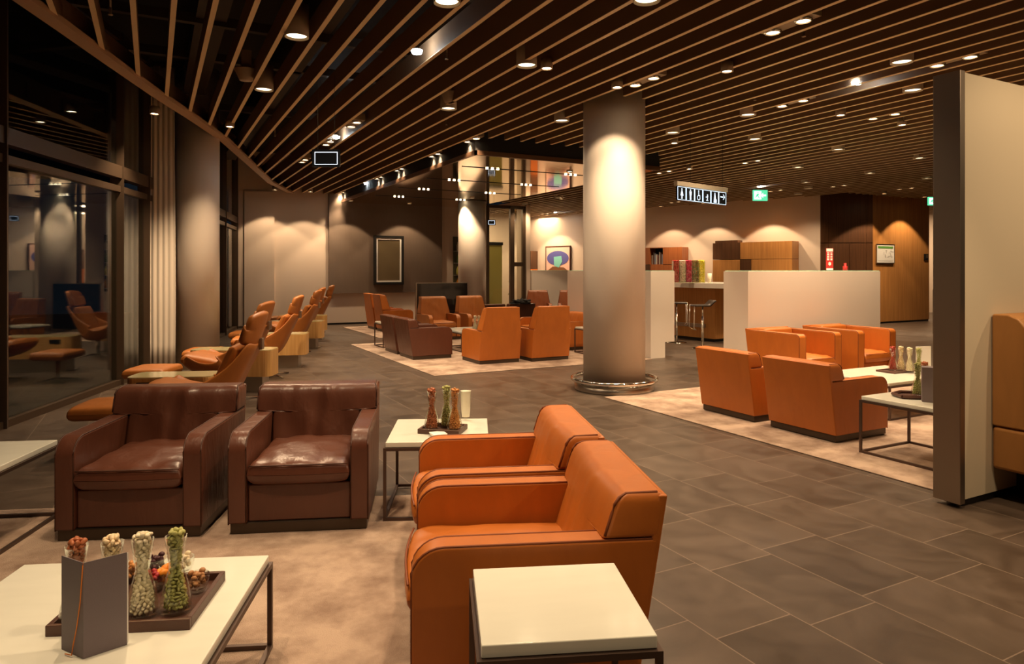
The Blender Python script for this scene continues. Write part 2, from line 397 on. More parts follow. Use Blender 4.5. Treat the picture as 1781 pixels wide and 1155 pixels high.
# services in the plenum
for i, (x0, x1, y0, y1, z0, z1) in enumerate([(-1.2, 3.2, 6.2, 6.3, 4.2, 4.28), (-1.2, 3.2, 7.9, 7.98, 4.1, 4.2), (-.6, 3, 9.6, 9.7, 4.2, 4.3), (.4, .7, 4, 18, 4.15, 4.35), (1.5, 1.8, 4, 18, 4.2, 4.4), (-.5, 3, 5.0, 5.06, 4.05, 4.12), (0, 3.5, 12, 12.1, 4.1, 4.2)]):
    o = link('cable_tray', box(x0, x1, y0, y1, z0, z1), DUCT, ceil)
# mirrored lowered ceiling
bm = bmesh.new(); bx(bm, MX0, MX1, MY0, YE-.11, 3.37, 3.40)
mc = struct('ceiling_mirror', bm, MIRROR, label='lowered mirror-finish bronze ceiling panel')
bm = bmesh.new(); bx(bm, MX0-.04, MX1, MY0-.04, MY0, 3.355, 3.43); bx(bm, MX0-.04, MX0, MY0-.04, YE-.12, 3.355, 3.43)
link('edge_trim', bm, mat('bronze_edge', (.22, .12, .07), .3, .8), mc)
bm = bmesh.new(); bx(bm, MX0-.02, MX1, MY0-.02, MY0+.1, 3.43, 4.5); bx(bm, MX0-.02, MX0+.1, MY0+.1, YE-.12, 3.43, 4.5); link('upstand', bm, DARK, mc)
TRK = []
for j in range(4):
    y = 11.3+j*1.8
    child_box('light_track', mc, MX0+.3, MX1-.3, y, y+.02, 3.362, 3.371, BLACK)
    for q in range(2):
        for r in range(3):
            bm = bmesh.new(); lathe(bm, [(0, 3.352), (.024, 3.352), (.028, 3.362)], 12, (MX0+.8+q*1.7+r*.11, y+.01)); link('track_lamp', bm, LAMPT, mc)
        TRK.append((MX0+.91+q*1.7, y))
# ---- facade: mullions, transoms, panes
def facade(name, y0, y1, panes, label):
    o = None
    bm = bmesh.new()
    xa, xb = fac_x(y0), fac_x(y1)
    def seg(bm, z0, z1, d0, d1):
        dx, dy = xb-xa, y1-y0; L = math.hypot(dx, dy); nx, ny = dy/L, -dx/L
        prism_xy(bm, [(xa+nx*d0, y0+ny*d0), (xb+nx*d0, y1+ny*d0), (xb+nx*d1, y1+ny*d1), (xa+nx*d1, y0+ny*d1)], z0, z1)
    seg(bm, 0, .07, -.05, .05); seg(bm, 2.70, 2.86, -.06, .06); seg(bm, 2.52, 2.60, -.03, .045); seg(bm, 4.5, 4.6, -.05, .05)
    o = struct(name, bm, MULL, label=label)
    for t in panes:
        y = y0+(y1-y0)*t; bm = bmesh.new(); x = xa+(xb-xa)*t
        bx(bm, x-.09, x+.07, y-.035, y+.035, 0, 4.6); link('window_frame', bm, MULL, o)
    bm = bmesh.new(); seg(bm, .06, 2.54, -.012, 0); link('pane', bm, PANE, o)
    bm = bmesh.new(); seg(bm, 2.84, 4.52, -.012, 0); link('pane', bm, PANE, o)
facade('window_1', -4.95, 2.8, (.25, .5, .75), 'window bays behind the viewpoint')
facade('window_2', 2.8, 7.9, (0, .5, .985), 'nearest dark window bay')
facade('window_3', 7.9, 10.38, (0.03, .98), 'dark window bay reflecting the lounge')
facade('window_4', 10.38, 13.3, (.3, .62, .99), 'window bay behind the white curtain')
facade('window_5', 13.3, 18.9, (.33, .66, .98), 'narrow dark window bay beyond the window column')
# outside ground seen through glass
bm = bmesh.new(); bx(bm, -30, -5.2, -10, 30, -.15, -.05); struct('exterior_ground', bm, mat('outside_paving', (.03, .03, .032), .8))
# ---- columns
def column(name, x, y, r, z1, label):
    bm = bmesh.new(); lathe(bm, [(0, 0), (r, 0), (r, z1), (0, z1)], 96)
    o = link(name, bm, COLM, None, (x, y, 0), smooth=False)
    for p in o.data.polygons: p.use_smooth = abs(p.normal.z) < .3
    o['kind'] = 'structure'; o['label'] = label; return o
C1 = DP(1068, 8.65); column('column', *C1, .388, 4.6, 'big white round column in the middle of the lounge')
C2 = DP(821, 18.6); column('column', *C2, .375, 3.36, 'white round column beside the glass doors')
C3 = CW(-4.89, 10.62); column('column', *C3, .325, 4.6, 'white round column by the windows')
# kick rail around the big column
kr = thing('column_guard', 'round polished steel guard rail circling the foot of the big column', 'rail', (*C1, 0))
bm = bmesh.new(); lathe(bm, [(.46, .008), (.465, .10), (.50, .10), (.495, .008)], 64); link('skirt', bm, STEEL, kr, smooth=True)
bm = bmesh.new(); tube(bm, [(.525*math.cos(t*PI/32), .525*math.sin(t*PI/32), .135) for t in range(64)], .026, 10, True); link('rail', bm, CHROME, kr, smooth=True)
for t in range(8):
    bm = bmesh.new(); c, s = math.cos(t*PI/4), math.sin(t*PI/4); tube(bm, [(.50*c, .50*s, .10), (.52*c, .52*s, .13)], .012); link('bracket', bm, STEEL, kr)
# curtain panel
cu = DP(283, 10.15)
bm = bmesh.new(); N = 60; front = []
for i in range(N+1):
    t = i/N; w = .34*t-.17; y = .007*math.sin(t*PI*9)+.004*math.sin(t*31)
    front.append([bm.verts.new((w*(1+.05*math.sin(z*1.3)), y*(1-.25*z/4.5), z)) for z in [j*4.5/12+.02 for j in range(13)]])
for P, Q in zip(front, front[1:]):
    for a in range(12): bm.faces.new((P[a], Q[a], Q[a+1], P[a+1]))
cur = link('curtain', bm, CURT, None, (*cu, 0), CR(14), smooth=True); sm = cur.modifiers.new('s', 'SOLIDIFY'); sm.thickness = .006
tag(cur, 'gathered sheer cream curtain hanging beside the window column', 'curtain')
cr = link('curtain_rail', box(-.3, .3, -.02, .02, 4.5, 4.56), MULL, None, (*cu, 0), CR(-6)); tag(cr, 'slim ceiling rail holding the cream curtain', 'curtain rail')
# ---- rugs
def rug(label, x0, x1, y0, y1, rz=0, loc=(0, 0)):
    bm = bmesh.new(); bx(bm, x0, x1, y0, y1, .001, .010, .004, 2)
    o = link('rug', bm, RUG, None, (loc[0], loc[1], 0), rz); return tag(o, label, 'rug', 'beige wool rugs')
rug('beige wool rug under the orange chairs right of the big column', 4.7, 9.9, 2.68, 6.62)
rug('beige wool rug under the tall-backed chairs left of the big column', 3.52, 7.42, 9.07, 13.7)
rug('beige wool rug farthest back near the end wall', 4.42, 6.8, 14.72, 18.0)
rug('beige wool rug in front under the brown and orange armchairs', -3.4, .55, -1.6, 1.95, CR(6.6), CW(-.42, 2.61))
# ---- low white partitions
def partition(name, boxes, label):
    bm = bmesh.new()
    for b in boxes: bx(bm, b[0], b[1], b[2], b[3], .0 if len(b) < 5 else b[4], 1.485)
    o = link(name, bm, WALLW); tag(o, label, 'partition')
    bm = bmesh.new()
    for b in boxes: bx(bm, b[0]+.02, b[1]-.01, b[2]+.01, b[3]-.01, 1.486, 1.494)
    link('glass_edge', bm, mat('edge_glass', (.55, .85, .65), .1), o); return o
partition('partition', [(7.47, 7.78, 9.17, 11.8), (7.76, 8.1, 9.3, 9.6, .25)], 'white waist-high partition end right behind the big column')
partition('partition', [(gB+.02, 14.2, YE-.1, YE+.25)], 'farthest white partition below the blue portrait picture')
pc1 = hit(1301, (0, 6.75), (1, 6.75))[0]; pc2 = hit(1531, (0, 6.75), (1, 6.75))[0]
partition('partition', [(pc1, pc2, 6.75, 7.2)], 'white partition behind the orange club chairs right of the bar')
# ---- tall wall panel at right with steel end
pn = link('wall_panel', box(4.52, 9.6, 2.50, 2.64, .05, 2.75), mat('panel_cream', (.62, .53, .38), .55)); pn['kind'] = 'structure'; pn['label'] = 'tall cream wall slab with brushed steel end'
child_box('steel_edge', pn, 4.47, 4.525, 2.485, 2.655, .03, 2.755, PANELST, .004)
child_box('baseboard', pn, 4.56, 9.6, 2.52, 2.62, 0, .05, BLACK)
# ================================================================== BENCH
be = thing('bench', 'tan leather wall bench on the cream slab at the right edge', 'bench', (4.84, 2.5, 0))
bm = bmesh.new(); prism_yz(bm, [(-.005, .49), (-.26, .49), (-.20, 1.14), (-.16, 1.19), (-.10, 1.215), (-.005, 1.215)], (0, 2.6), .012); link('backrest', bm, TAN, be, smooth=True, wn=True)
bm = bmesh.new(); bx(bm, 0, 2.6, -.72, -.005, .21, .485, .025, 3); link('seat', bm, TAN, be, wn=True)
bm = bmesh.new(); bx(bm, .30, 2.5, -.5, -.005, 0, .21); link('plinth', bm, BLACK, be)
# ================================================================== ARMCHAIRS
def arm_profile(h, r, yf=-.40, lean=.145):
    z0 = .06
    def ry(z): return .36+(z-.07)*lean
    return [(yf, z0)]+[(yf+r-r*math.cos(a), h-r+r*math.sin(a)) for a in [i*PI/2/7 for i in range(8)]]+[(ry(h), h), (ry(z0), z0)]
def ringstack(bm, rows, n, e, fold):
    rings = []
    for z, hw, y0, y1 in []:
        r = []
        for k in range(n):
            a = 2*PI*(k+.5)/n; c, s_ = math.cos(a), math.sin(a)
            # denser corners from the superellipse
            x = hw*math.copysign(abs(c)**e, c); ym, hd = (y0+y1)/2, (y1-y0)/2; y = ym+hd*math.copysign(abs(s_)**e, s_)
            r.append((x, y, z))
        rings.append(r)
    # even spacing along the wide faces
    out = []
    for (z, hw, y0, y1) in rows:
        rr = min(.018, hw*.3, (y1-y0)*.4); pts = []
        m = n//2-8
        for i in range(m): 
            x = -hw+rr+(2*hw-2*rr)*i/(m-1); u = x/.29
            k = max(0, 1-u*u); d = fold*k*(math.sin(u*11+z*3)*.5+math.sin(u*19-z*9)*.3+math.sin(z*23+u*5)*.25)-.012*k
            pts.append((x, y0+d, z))
        for j in range(1, 4): a = -PI/2+j*PI/8; pts.append((hw-rr+rr*math.cos(a), y0+rr+rr*math.sin(a), z))
        q_ = .008; pts.append((hw, y0+rr+.001, z)); pts.append((hw, y1-q_, z))
        for j in range(1, 4): a = j*PI/8; pts.append((hw-q_+q_*math.cos(a), y1-q_+q_*math.sin(a), z))
        for i in range(m): x = hw-q_-(2*hw-2*q_)*i/(m-1); pts.append((x, y1, z))
        for j in range(1, 4): a = PI/2+j*PI/8; pts.append((-hw+q_+q_*math.cos(a), y1-q_+q_*math.sin(a), z))
        pts.append((-hw, y1-q_, z)); pts.append((-hw, y0+rr+.001, z))
        for j in range(1, 4): a = PI+j*PI/8; pts.append((-hw+rr+rr*math.cos(a), y0+rr+rr*math.sin(a), z))
        out.append([bm.verts.new(p) for p in pts])
    N = len(out[0])
    for P, Q in zip(out, out[1:]):
        for k in range(N): bm.faces.new((P[k], P[(k+1) % N], Q[(k+1) % N], Q[k]))
    bm.faces.new(out[0][::-1]); bm.faces.new(out[-1])
def make_armchair(name, kind, m, seam, label, group=None):
    t = thing(name, label, 'armchair', group=group)
    W = .39; AT = .105 if kind != 'club' else .13; H = {'low': .565, 'tall': .565, 'club': .70}[kind]; TOP = {'low': .73, 'tall': .97, 'club': .72}[kind]
    link('plinth', box(-W+.012, W-.012, -.385, .35, .0, .062, .004), PLINTH, t)
    for s in (-1, 1):
        bm = bmesh.new(); x0, x1 = sorted((s*(W-AT), s*W)); pf = arm_profile(H, .11 if kind != 'club' else .05)
        prism_yz(bm, pf, (x0, x1), .012, 3); a = link('armrest', bm, m, t, wn=True)
        bm = bmesh.new(); q = [p for p in pf[:-1]]
        for x in (x0+.006, x1-.006):
            bm = bmesh.new(); tube(bm, [(x, y+(.004 if i < 2 else 0), z-.0015) for i, (y, z) in enumerate(q)], .0045, 6); link('piping', bm, seam, a, smooth=True)
    IW = W-AT
    bm = bmesh.new(); bx(bm, -IW, IW, -.372, .30, .062, .275, .01); link('seat_base', bm, m, t, wn=True)
    bm = bmesh.new(); cushion(bm, IW-.003, .34, .128, .030, .272, -.075, seed=len(name)+len(label)); c = link('seat_cushion', bm, m, t, smooth=True)
    bm = bmesh.new(); tube(bm, [(-IW+.012+i*(2*IW-.024)/14, -.413-.018*math.sin(PI*i/14), .388+.004*math.sin(PI*i/14)) for i in range(15)], .0045, 6); link('piping', bm, seam, c, smooth=True)
    # back
    bm = bmesh.new()
    if kind == 'low':
        def yf(z): return .15+(z-.27)*.30
        def yr(z): return .385+(z-.27)*.145
        rows = [(z, IW-.002, yf(z), yr(z)) for z in [.27+i*.29/16 for i in range(17)]]
        rows += [(.565, IW, yf(.565), yr(.565)), (.568, W-.012, yf(.568), yr(.568)), (.574, W-.003, yf(.574), yr(.574)), (.585, W, yf(.585), yr(.585)), (.61, W, yf(.61), yr(.61)), (.64, W, yf(.64), yr(.64)), (.67, W, yf(.67)+.001, yr(.67)), (.695, W-.001, yf(.695)+.005, yr(.695)), (.712, W-.006, yf(.712)+.014, yr(.712)), (.723, W-.014, yf(.723)+.026, yr(.723)-.006), (.729, W-.028, yf(.729)+.042, yr(.729)-.018)]
        ringstack(bm, rows, 72, .13, .013 if m is BROWN else .005); EDG = [(W-.006, yf(z)+.002, z) for z in (.58, .62, .66, .69)]+[(W-.010, yf(.71)+.012, .712), (W-.02, yf(.72)+.035, .724), (W-.02, yr(.72)-.02, .726)]
    elif kind == 'tall':
        wf = lambda z: (IW-.002) if z < .56 else W-.022-(z-.57)*.16
        def yf(z): return .13+(z-.27)*.28
        def yr(z): return .385+(z-.27)*.145
        wt = lambda z: W-.012-(z-.565)*.17
        rows = [(z, IW-.002, yf(z), yr(z)) for z in [.27+i*.29/12 for i in range(13)]]
        rows += [(.568, wt(.568)-.012, yf(.568), yr(.568)), (.576, wt(.576), yf(.576), yr(.576))]+[(z, wt(z), yf(z), yr(z)) for z in [.60+i*.32/12 for i in range(13)]]+[(.94, wt(.94)-.002, yf(.94)+.006, yr(.94)), (.955, wt(.955)-.007, yf(.955)+.018, yr(.955)), (.965, wt(.965)-.016, yf(.965)+.034, yr(.965)-.006), (.970, wt(.97)-.03, yf(.97)+.05, yr(.97)-.018)]
        ringstack(bm, rows, 72, .13, .010); EDG = [(wt(z)-.006, yf(z)+.002, z) for z in (.58, .70, .80, .92)]+[(wt(.95)-.012, yf(.95)+.012, .953), (wt(.96)-.02, yf(.96)+.04, .964), (wt(.96)-.02, yr(.96)-.02, .966)]
    else:
        prism_yz(bm, [(.16, .27), (.24, .72), (.455, .72), (.385, .27)], (-IW+.002, IW-.002), .03, 3)
    b = link('backrest', bm, m, t, wn=True)
    if kind != 'club':
        for s in (-1, 1):
            bm = bmesh.new(); tube(bm, [(s*x, y, z) for x, y, z in EDG], .005, 6); link('piping', bm, seam, b, smooth=True)
    bm = bmesh.new()
    if kind == 'tall': prism_yz(bm, [(.34, .062), (.36, .062), (.36+.90*.145, .965), (.44, .965)], lambda z: W-.002-max(0, z-.50)*.15, .006)
    elif kind == 'low': prism_yz(bm, [(.33, .062), (.362, .062), (.462, .718), (.43, .718)], (-W+.001, W-.001), .006)
    else: prism_yz(bm, [(.33, .062), (.362, .062), (.458, .715), (.42, .715)], (-W+.001, W-.001), .006)
    link('rear_panel', bm, m, t, wn=True)
    return t
FRG = 'armchairs on the front rug'
chA = make_armchair('leather_armchair', 'low', BROWN, SEAM, 'left one of two dark brown leather armchairs in front', FRG)
def front_pos(pA, pB, dep=.40):      # base front corners in the photo -> centre
    a = G(*pA); b = G(*pB); mx, my = (a[0]+b[0])/2, (a[1]+b[1])/2; th = math.atan2(b[1]-a[1], b[0]-a[0])
    return (mx-math.sin(th)*dep, my+math.cos(th)*dep), th
xyA, thA = front_pos((94, 947), (350, 938)); place(chA, xyA, .010, thA)
xyB, thB = front_pos((393, 935), (643, 924)); chB = dup(chA, 'dark brown leather armchair with its right arm next to the side table of nuts', rz=thB); place(chB, xyB, .010, thB)
chC = make_armchair('leather_armchair', 'low', ORANGE, OSEAM, 'nearest orange leather armchair, beside the empty white side table', FRG)
place(chC, CW(.03, 2.72), .010, CR(-84)); chC.scale = (.98, 1.035, .98)
chD = dup(chC, 'orange leather armchair between the nearest orange one and the nut carafes'); place(chD, CW(-.075, 3.54), .010, CR(-83)); chD.scale = (.98, 1.02, .98)
RG = 'armchairs on the right rug'
r1 = dup(chC, 'low orange armchair seen from behind, beside the table with the leather tray and carafes', group=RG); place(r1, (5.53, 4.27), .016, math.radians(90), .93)
r2 = dup(chC, 'low orange armchair seen from behind, nearer the big column and bar', group=RG); place(r2, (5.53, 5.17), .016, math.radians(90), .93)
cl = make_armchair('club_armchair', 'club', ORANGE, OSEAM, 'orange club chair backed against the white partition, nearer the column', RG); place(cl, (7.32, 6.12), .016, 0)
cl2 = dup(cl, 'orange club chair backed against the white partition, nearer the oak wall'); place(cl2, (8.42, 6.12), .016, 0)
r5 = dup(chA, 'brown leather armchair mostly hidden behind the steel-edged slab', group=RG); place(r5, (8.93, 4.64), .016, math.radians(-90), .95)
MG = 'armchairs on the middle rug'
tl = make_armchair('high_back_armchair', 'tall', ORANGE, OSEAM, 'tall-backed orange armchair seen from behind, left one of the pair', MG); place(tl, (4.92, 10.12), .010, PI, .93)
o = dup(tl, 'tall-backed orange armchair seen from behind, right one of the pair'); place(o, (5.81, 10.03), .010, PI, .93)
tr = make_armchair('high_back_armchair', 'tall', CARAMEL, OSEAM, 'creased tall-backed tan armchair facing us before the black screen', MG); place(tr, (5.52, 13.95), .016, 0, .93)
o = dup(tr, 'creased tall-backed tan armchair facing us before the second column'); place(o, (6.42, 13.95), .016, 0, .93)
n1 = dup(chA, 'low brown armchair at the corner of the middle rug, seen from its side', group=MG); place(n1, (4.15, 11.16), .010, PI/2, .93)
n2 = dup(chA, 'low brown armchair just behind the brown one at the rug corner', group=MG); place(n2, (4.15, 12.0), .010, PI/2, .93)
u1 = dup(chC, 'low orange armchair by the small table left of the big column', group=MG); place(u1, (7.0, 11.12), .010, -PI/2, .93)
u2 = dup(chC, 'low orange armchair glimpsed between the two tall orange backs', group=MG); place(u2, (7.0, 12.0), .010, -PI/2, .93)
BG = 'armchairs on the farthest rug'
o = dup(tl, 'tall orange armchair in profile nearest the end wall, left of its twin', group=BG); place(o, (5.27, 17.12), .010, PI/2, .93)
o = dup(tl, 'tall orange armchair in profile behind the brown pair, right of its twin', group=BG); place(o, (5.27, 16.3), .010, PI/2, .93)
o = dup(chA, 'dark brown low armchair behind the left tall orange back', group=BG); place(o, (7.22, 15.2), 0, PI, .93)
bk = dup(chA, 'dark brown low armchair carrying a black bag behind the tall orange backs', group=BG); place(bk, (8.05, 15.2), 0, PI, .93)
ts = make_armchair('high_back_armchair', 'tall', RUST, SEAM, 'tall rust-brown armchair beside the glass door post', BG); place(ts, (10.05, 17.45), 0, math.radians(-25), .93)
o = dup(ts, 'tall rust-brown armchair half hidden by the white partition end'); place(o, (10.92, 17.1), 0, math.radians(-30), .93)
# black bag on the brown chair
bm = bmesh.new(); bmesh.ops.create_icosphere(bm, subdivisions=4, radius=1)
for v in bm.verts:
    n = .18*math.sin(v.co.x*7+v.co.y*5)*math.sin(v.co.z*6+1)+.1*math.sin(v.co.x*17)
    v.co = Vector((v.co.x*.26*(1+n), v.co.y*.10*(1+n), max(-.02, v.co.z*.09*(1+2.4*n))))
tag(link('bag', bm, mat('black_fabric', (.012, .011, .010), .8), None, (8.02, 14.80, .695), smooth=True), 'crumpled black bag lying on a dark brown armchair back', 'bag')
# dark tub chair by the right tray table
tc_ = thing('tub_chair', 'small dark brown leather tub chair with wooden legs behind the tray table', 'chair', (6.3, 3.25, .016), math.radians(150))
bm = bmesh.new(); bx(bm, -.28, .28, -.28, .28, .30, .42, .03, 3); link('seat', bm, BROWN, tc_, wn=True)
bm = bmesh.new(); lathe(bm, [(.29, .36), (.30, .64), (.325, .66), (.345, .64), (.335, .34), (.29, .36)], 24, (0, 0), 0, PI); link('backrest', bm, BROWN, tc_, smooth=True)
for sx in (-1, 1):
    for sy in (-1, 1):
        bm = bmesh.new(); tube(bm, [(sx*.23, sy*.23, .31), (sx*.25, sy*.25, 0)], .018); link('leg', bm, WOODD, tc_, smooth=True)
# ================================================================== TABLES
def make_table(name, label, W, D, H, loc, rz, cat='table', group=None, th=.032, fr=.018):
    t = thing(name, label, cat, loc, rz, group)
    bm = bmesh.new(); bx(bm, -W/2+.012, W/2-.012, -D/2+.012, D/2-.012, H-th, H, .004, 2); link('tabletop', bm, MARBLE, t, wn=True)
    bm = bmesh.new(); f = fr/2
    for z, nm in ((H-th-fr, 'top_frame'), (0.0, 'bottom_frame')):
        bm = bmesh.new()
        for s in (-1, 1):
            bx(bm, -W/2, W/2, s*(D/2-f)-f, s*(D/2-f)+f, z, z+fr); bx(bm, s*(W/2-f)-f, s*(W/2-f)+f, -D/2+fr, D/2-fr, z, z+fr)
        link(nm, bm, BRONZE, t)
    for sx in (-1, 1):
        for sy in (-1, 1):
            cx, cy = sx*(W/2-f), sy*(D/2-f); link('leg', box(cx-f, cx+f, cy-f, cy+f, fr, H-th-fr), BRONZE, t)
    return t
def cam_rect(lat, d, th, dx, dy):      # local offset from a corner in the camera frame
    c, s = math.cos(math.radians(th)), math.sin(math.radians(th)); return CW(lat+dx*c-dy*s, d+dx*s+dy*c)
TZ = .010
# coffee table, far right corner at (-.954, 2.703)
ct = make_table('coffee_table', 'low white-topped coffee table in the lower left with menu and nuts', .93, 1.15, .38-TZ, (*cam_rect(-.945, 2.705, 5.5, -.465, -.575), TZ), CR(5.5))
st = make_table('side_table', 'empty white-topped side table in the foreground beside the orange armchair', .493, .481, .53-TZ, (*CW(.130, 2.02), TZ), CR(6), th=.036)
sf = make_table('side_table', 'white side table with tall nut carafes between brown and orange chairs', .64, .66, .474-TZ, (*cam_rect(-.80, 4.72, 3, .32, -.33), TZ), CR(3))
sl = make_table('side_table', 'white-topped side table cut off at the left edge', .9, .78, .47-TZ, (*cam_rect(-2.76, 4.17, 7, -.44, -.39), TZ), CR(7))
sr = make_table('side_table', 'thin-framed white side table beside the steel-edged slab with hexagonal tray', .66, .66, .472-TZ, (5.45, 3.31, TZ), 0)
cr2 = make_table('coffee_table', 'low white coffee table before the orange club chairs', 1.2, .86, .38-TZ, (7.05, 4.68, TZ), 0)
cm = make_table('coffee_table', 'low white coffee table between the tall-backed chairs', 1.2, 1.0, .38-TZ, (5.55, 11.9, TZ), 0)
sm1 = make_table('side_table', 'small thin-framed side table behind the low brown armchairs', .52, .58, .49-TZ, (4.15, 13.0, TZ), 0)
sm2 = make_table('side_table', 'small white side table peeking out left of the big column', .56, .56, .475-TZ, (7.06, 10.2, TZ), 0)
# ================================================================== LOUNGE CHAIRS BY THE WINDOW
def make_lounger(label):
    t = thing('lounge_chair', label, 'lounge chair', group='winged lounge chairs along the windows')
    prof = [(-.42, .47), (-.36, .42), (-.24, .355), (-.08, .315), (.06, .30), (.15, .33), (.21, .41), (.27, .53), (.33, .66), (.39, .79), (.44, .885)]
    n = len(prof); bm = bmesh.new(); nt_ = 14; rows = []
    for i, (y, z) in enumerate(prof):
        a = prof[max(i-1, 0)]; b = prof[min(i+1, n-1)]; t_ = Vector((b[0]-a[0], b[1]-a[1])).normalized(); nx, nz = -t_.y, t_.x   # normal to the inside
        s = i/(n-1); w = .36-.12*max(0, s-.55)/.45
        h = .15+.17*math.exp(-((s-.55)/.17)**2) if s < .55 else .05+.25*math.exp(-((s-.55)/.20)**2)
        row = []
        for j in range(nt_+1):
            u = -1+2*j/nt_; k = max(0, (abs(u)-.62)/.38); lift = h*k**1.6; row.append(bm.verts.new((u*w*(1+.05*k), y+nx*lift, z+nz*lift)))
        rows.append(row)
    for P, Q in zip(rows, rows[1:]):
        for j in range(nt_): bm.faces.new((P[j], Q[j], Q[j+1], P[j+1]))
    o = link('shell', bm, CARAMEL, t, smooth=True); m = o.modifiers.new('s', 'SOLIDIFY'); m.thickness = .03; m.offset = 0; m2 = o.modifiers.new('b', 'SUBSURF'); m2.levels = 1; m2.render_levels = 1
    bm = bmesh.new(); cushion(bm, .28, .30, .11, .03, 0, 0, seed=3, wr=.003, nx=18, ny=18)
    bmesh.ops.transform(bm, matrix=Matrix.Translation((0, -.14, .405)) @ Matrix.Rotation(math.radians(-12), 4, 'X'), verts=bm.verts); link('seat_cushion', bm, CARAMEL, t, smooth=True)
    bm = bmesh.new(); cushion(bm, .24, .25, .08, .02, 0, 0, seed=5, wr=.002, nx=16, ny=16)
    bmesh.ops.transform(bm, matrix=Matrix.Translation((0, .215, .62)) @ Matrix.Rotation(math.radians(66), 4, 'X'), verts=bm.verts); link('back_cushion', bm, CARAMEL, t, smooth=True)
    bm = bmesh.new(); rows = []
    for i in range(9):
        v = i/8; row = []
        for j in range(13):
            u = -1+2*j/12; rr = 1-.10*(2*abs(v-.5))**4; x = u*.235*rr*(1-.08*v); 
            z = .86+.29*v; y = .40+.085*v-.085*abs(u)**2.2
            row.append(bm.verts.new((x, y, z-.03*abs(u)**3*(1 if v > .5 else -1))))
        rows.append(row)
    for P, Q in zip(rows, rows[1:]):
        for j in range(12): bm.faces.new((P[j], P[j+1], Q[j+1], Q[j]))
    o = link('headrest', bm, CARAMEL, t, smooth=True); m = o.modifiers.new('s', 'SOLIDIFY'); m.thickness = .065; m.offset = 0; m2 = o.modifiers.new('b', 'SUBSURF'); m2.levels = 1; m2.render_levels = 2
    bm = bmesh.new(); lathe(bm, [(0, .30), (.05, .30), (.032, .25), (.032, .05), (.06, .03), (0, .03)], 20, (0, .02)); link('pedestal', bm, CHROME, t, smooth=True)
    for q in range(4):
        bm = bmesh.new(); a = q*PI/2+PI/4; c, s = math.cos(a), math.sin(a)
        tube(bm, [(0, .02, .045), (.17*c, .02+.17*s, .03), (.34*c, .02+.34*s, .012)], .013, 8); link('leg', bm, CHROME, t, smooth=True)
    bm = bmesh.new(); bx(bm, -.05, .05, .44, .47, .82, .92, .006); link('headrest_bracket', bm, STEEL, t)
    return t
def make_ottoman(label):
    t = thing('ottoman', label, 'ottoman', group='ottomans of the lounge chairs')
    bm = bmesh.new(); cushion(bm, .27, .22, .11, .012, .30, 0, seed=8, wr=.002, nx=18, ny=18); link('cushion', bm, CARAMEL, t, smooth=True)
    bm = bmesh.new(); lathe(bm, [(0, .31), (.03, .31), (.025, .05), (.05, .03), (0, .03)], 16); link('pedestal', bm, CHROME, t, smooth=True)
    for q in range(4):
        bm = bmesh.new(); a = q*PI/2+PI/4; c, s = math.cos(a), math.sin(a); tube(bm, [(0, 0, .04), (.24*c, .24*s, .01)], .011, 8); link('leg', bm, CHROME, t, smooth=True)
    return t
def make_drum(label):
    t = thing('side_table', label, 'side table', group='wooden side tables between the lounge chairs')
    L, Dp = 1.0, .38
    bm = bmesh.new(); prism_xy(bm, rrect(-L/2, L/2, -Dp/2, Dp/2, .09), .20, .515); o = link('body', bm, WOODY, t)
    bm = bmesh.new(); prism_xy(bm, rrect(-L/2+.004, L/2-.004, -Dp/2+.004, Dp/2-.004, .088), .515, .525); link('tabletop', bm, CREAMTOP, t)
    bm = bmesh.new(); bx(bm, -L/2+.10, L/2-.12, -.12, .12, .012, .20); link('foot', bm, STEEL, t)
    bm = bmesh.new(); bx(bm, -L/2+.05, L/2-.07, -.15, .15, 0, .012); link('base_plate', bm, STEEL, t)
    bm = bmesh.new(); bx(bm, -L/2+.14, -L/2+.30, -Dp/2-.004, -Dp/2, .42, .48); link('socket_panel', bm, BLACK, t)
    return t
LP = [(-2.60, 5.80, -80), (-3.23, 7.8, -86), (-3.46, 9.65, -80), (-3.93, 12.3, -83), (-4.33, 14.0, -82), (-4.72, 16.2, -80)]
names = ['nearest winged lounge chair, right behind the brown armchairs', 'second winged lounge chair from the front, its headrest squared to us', 'third winged lounge chair from the front, beside a honey wood table', 'fourth winged lounge chair, rounded headrest against the pale panels', 'fifth winged lounge chair, almost hidden behind the fourth', 'farthest winged lounge chair beside the taupe wall panel']
lg = None; ot = None; dr_ = None
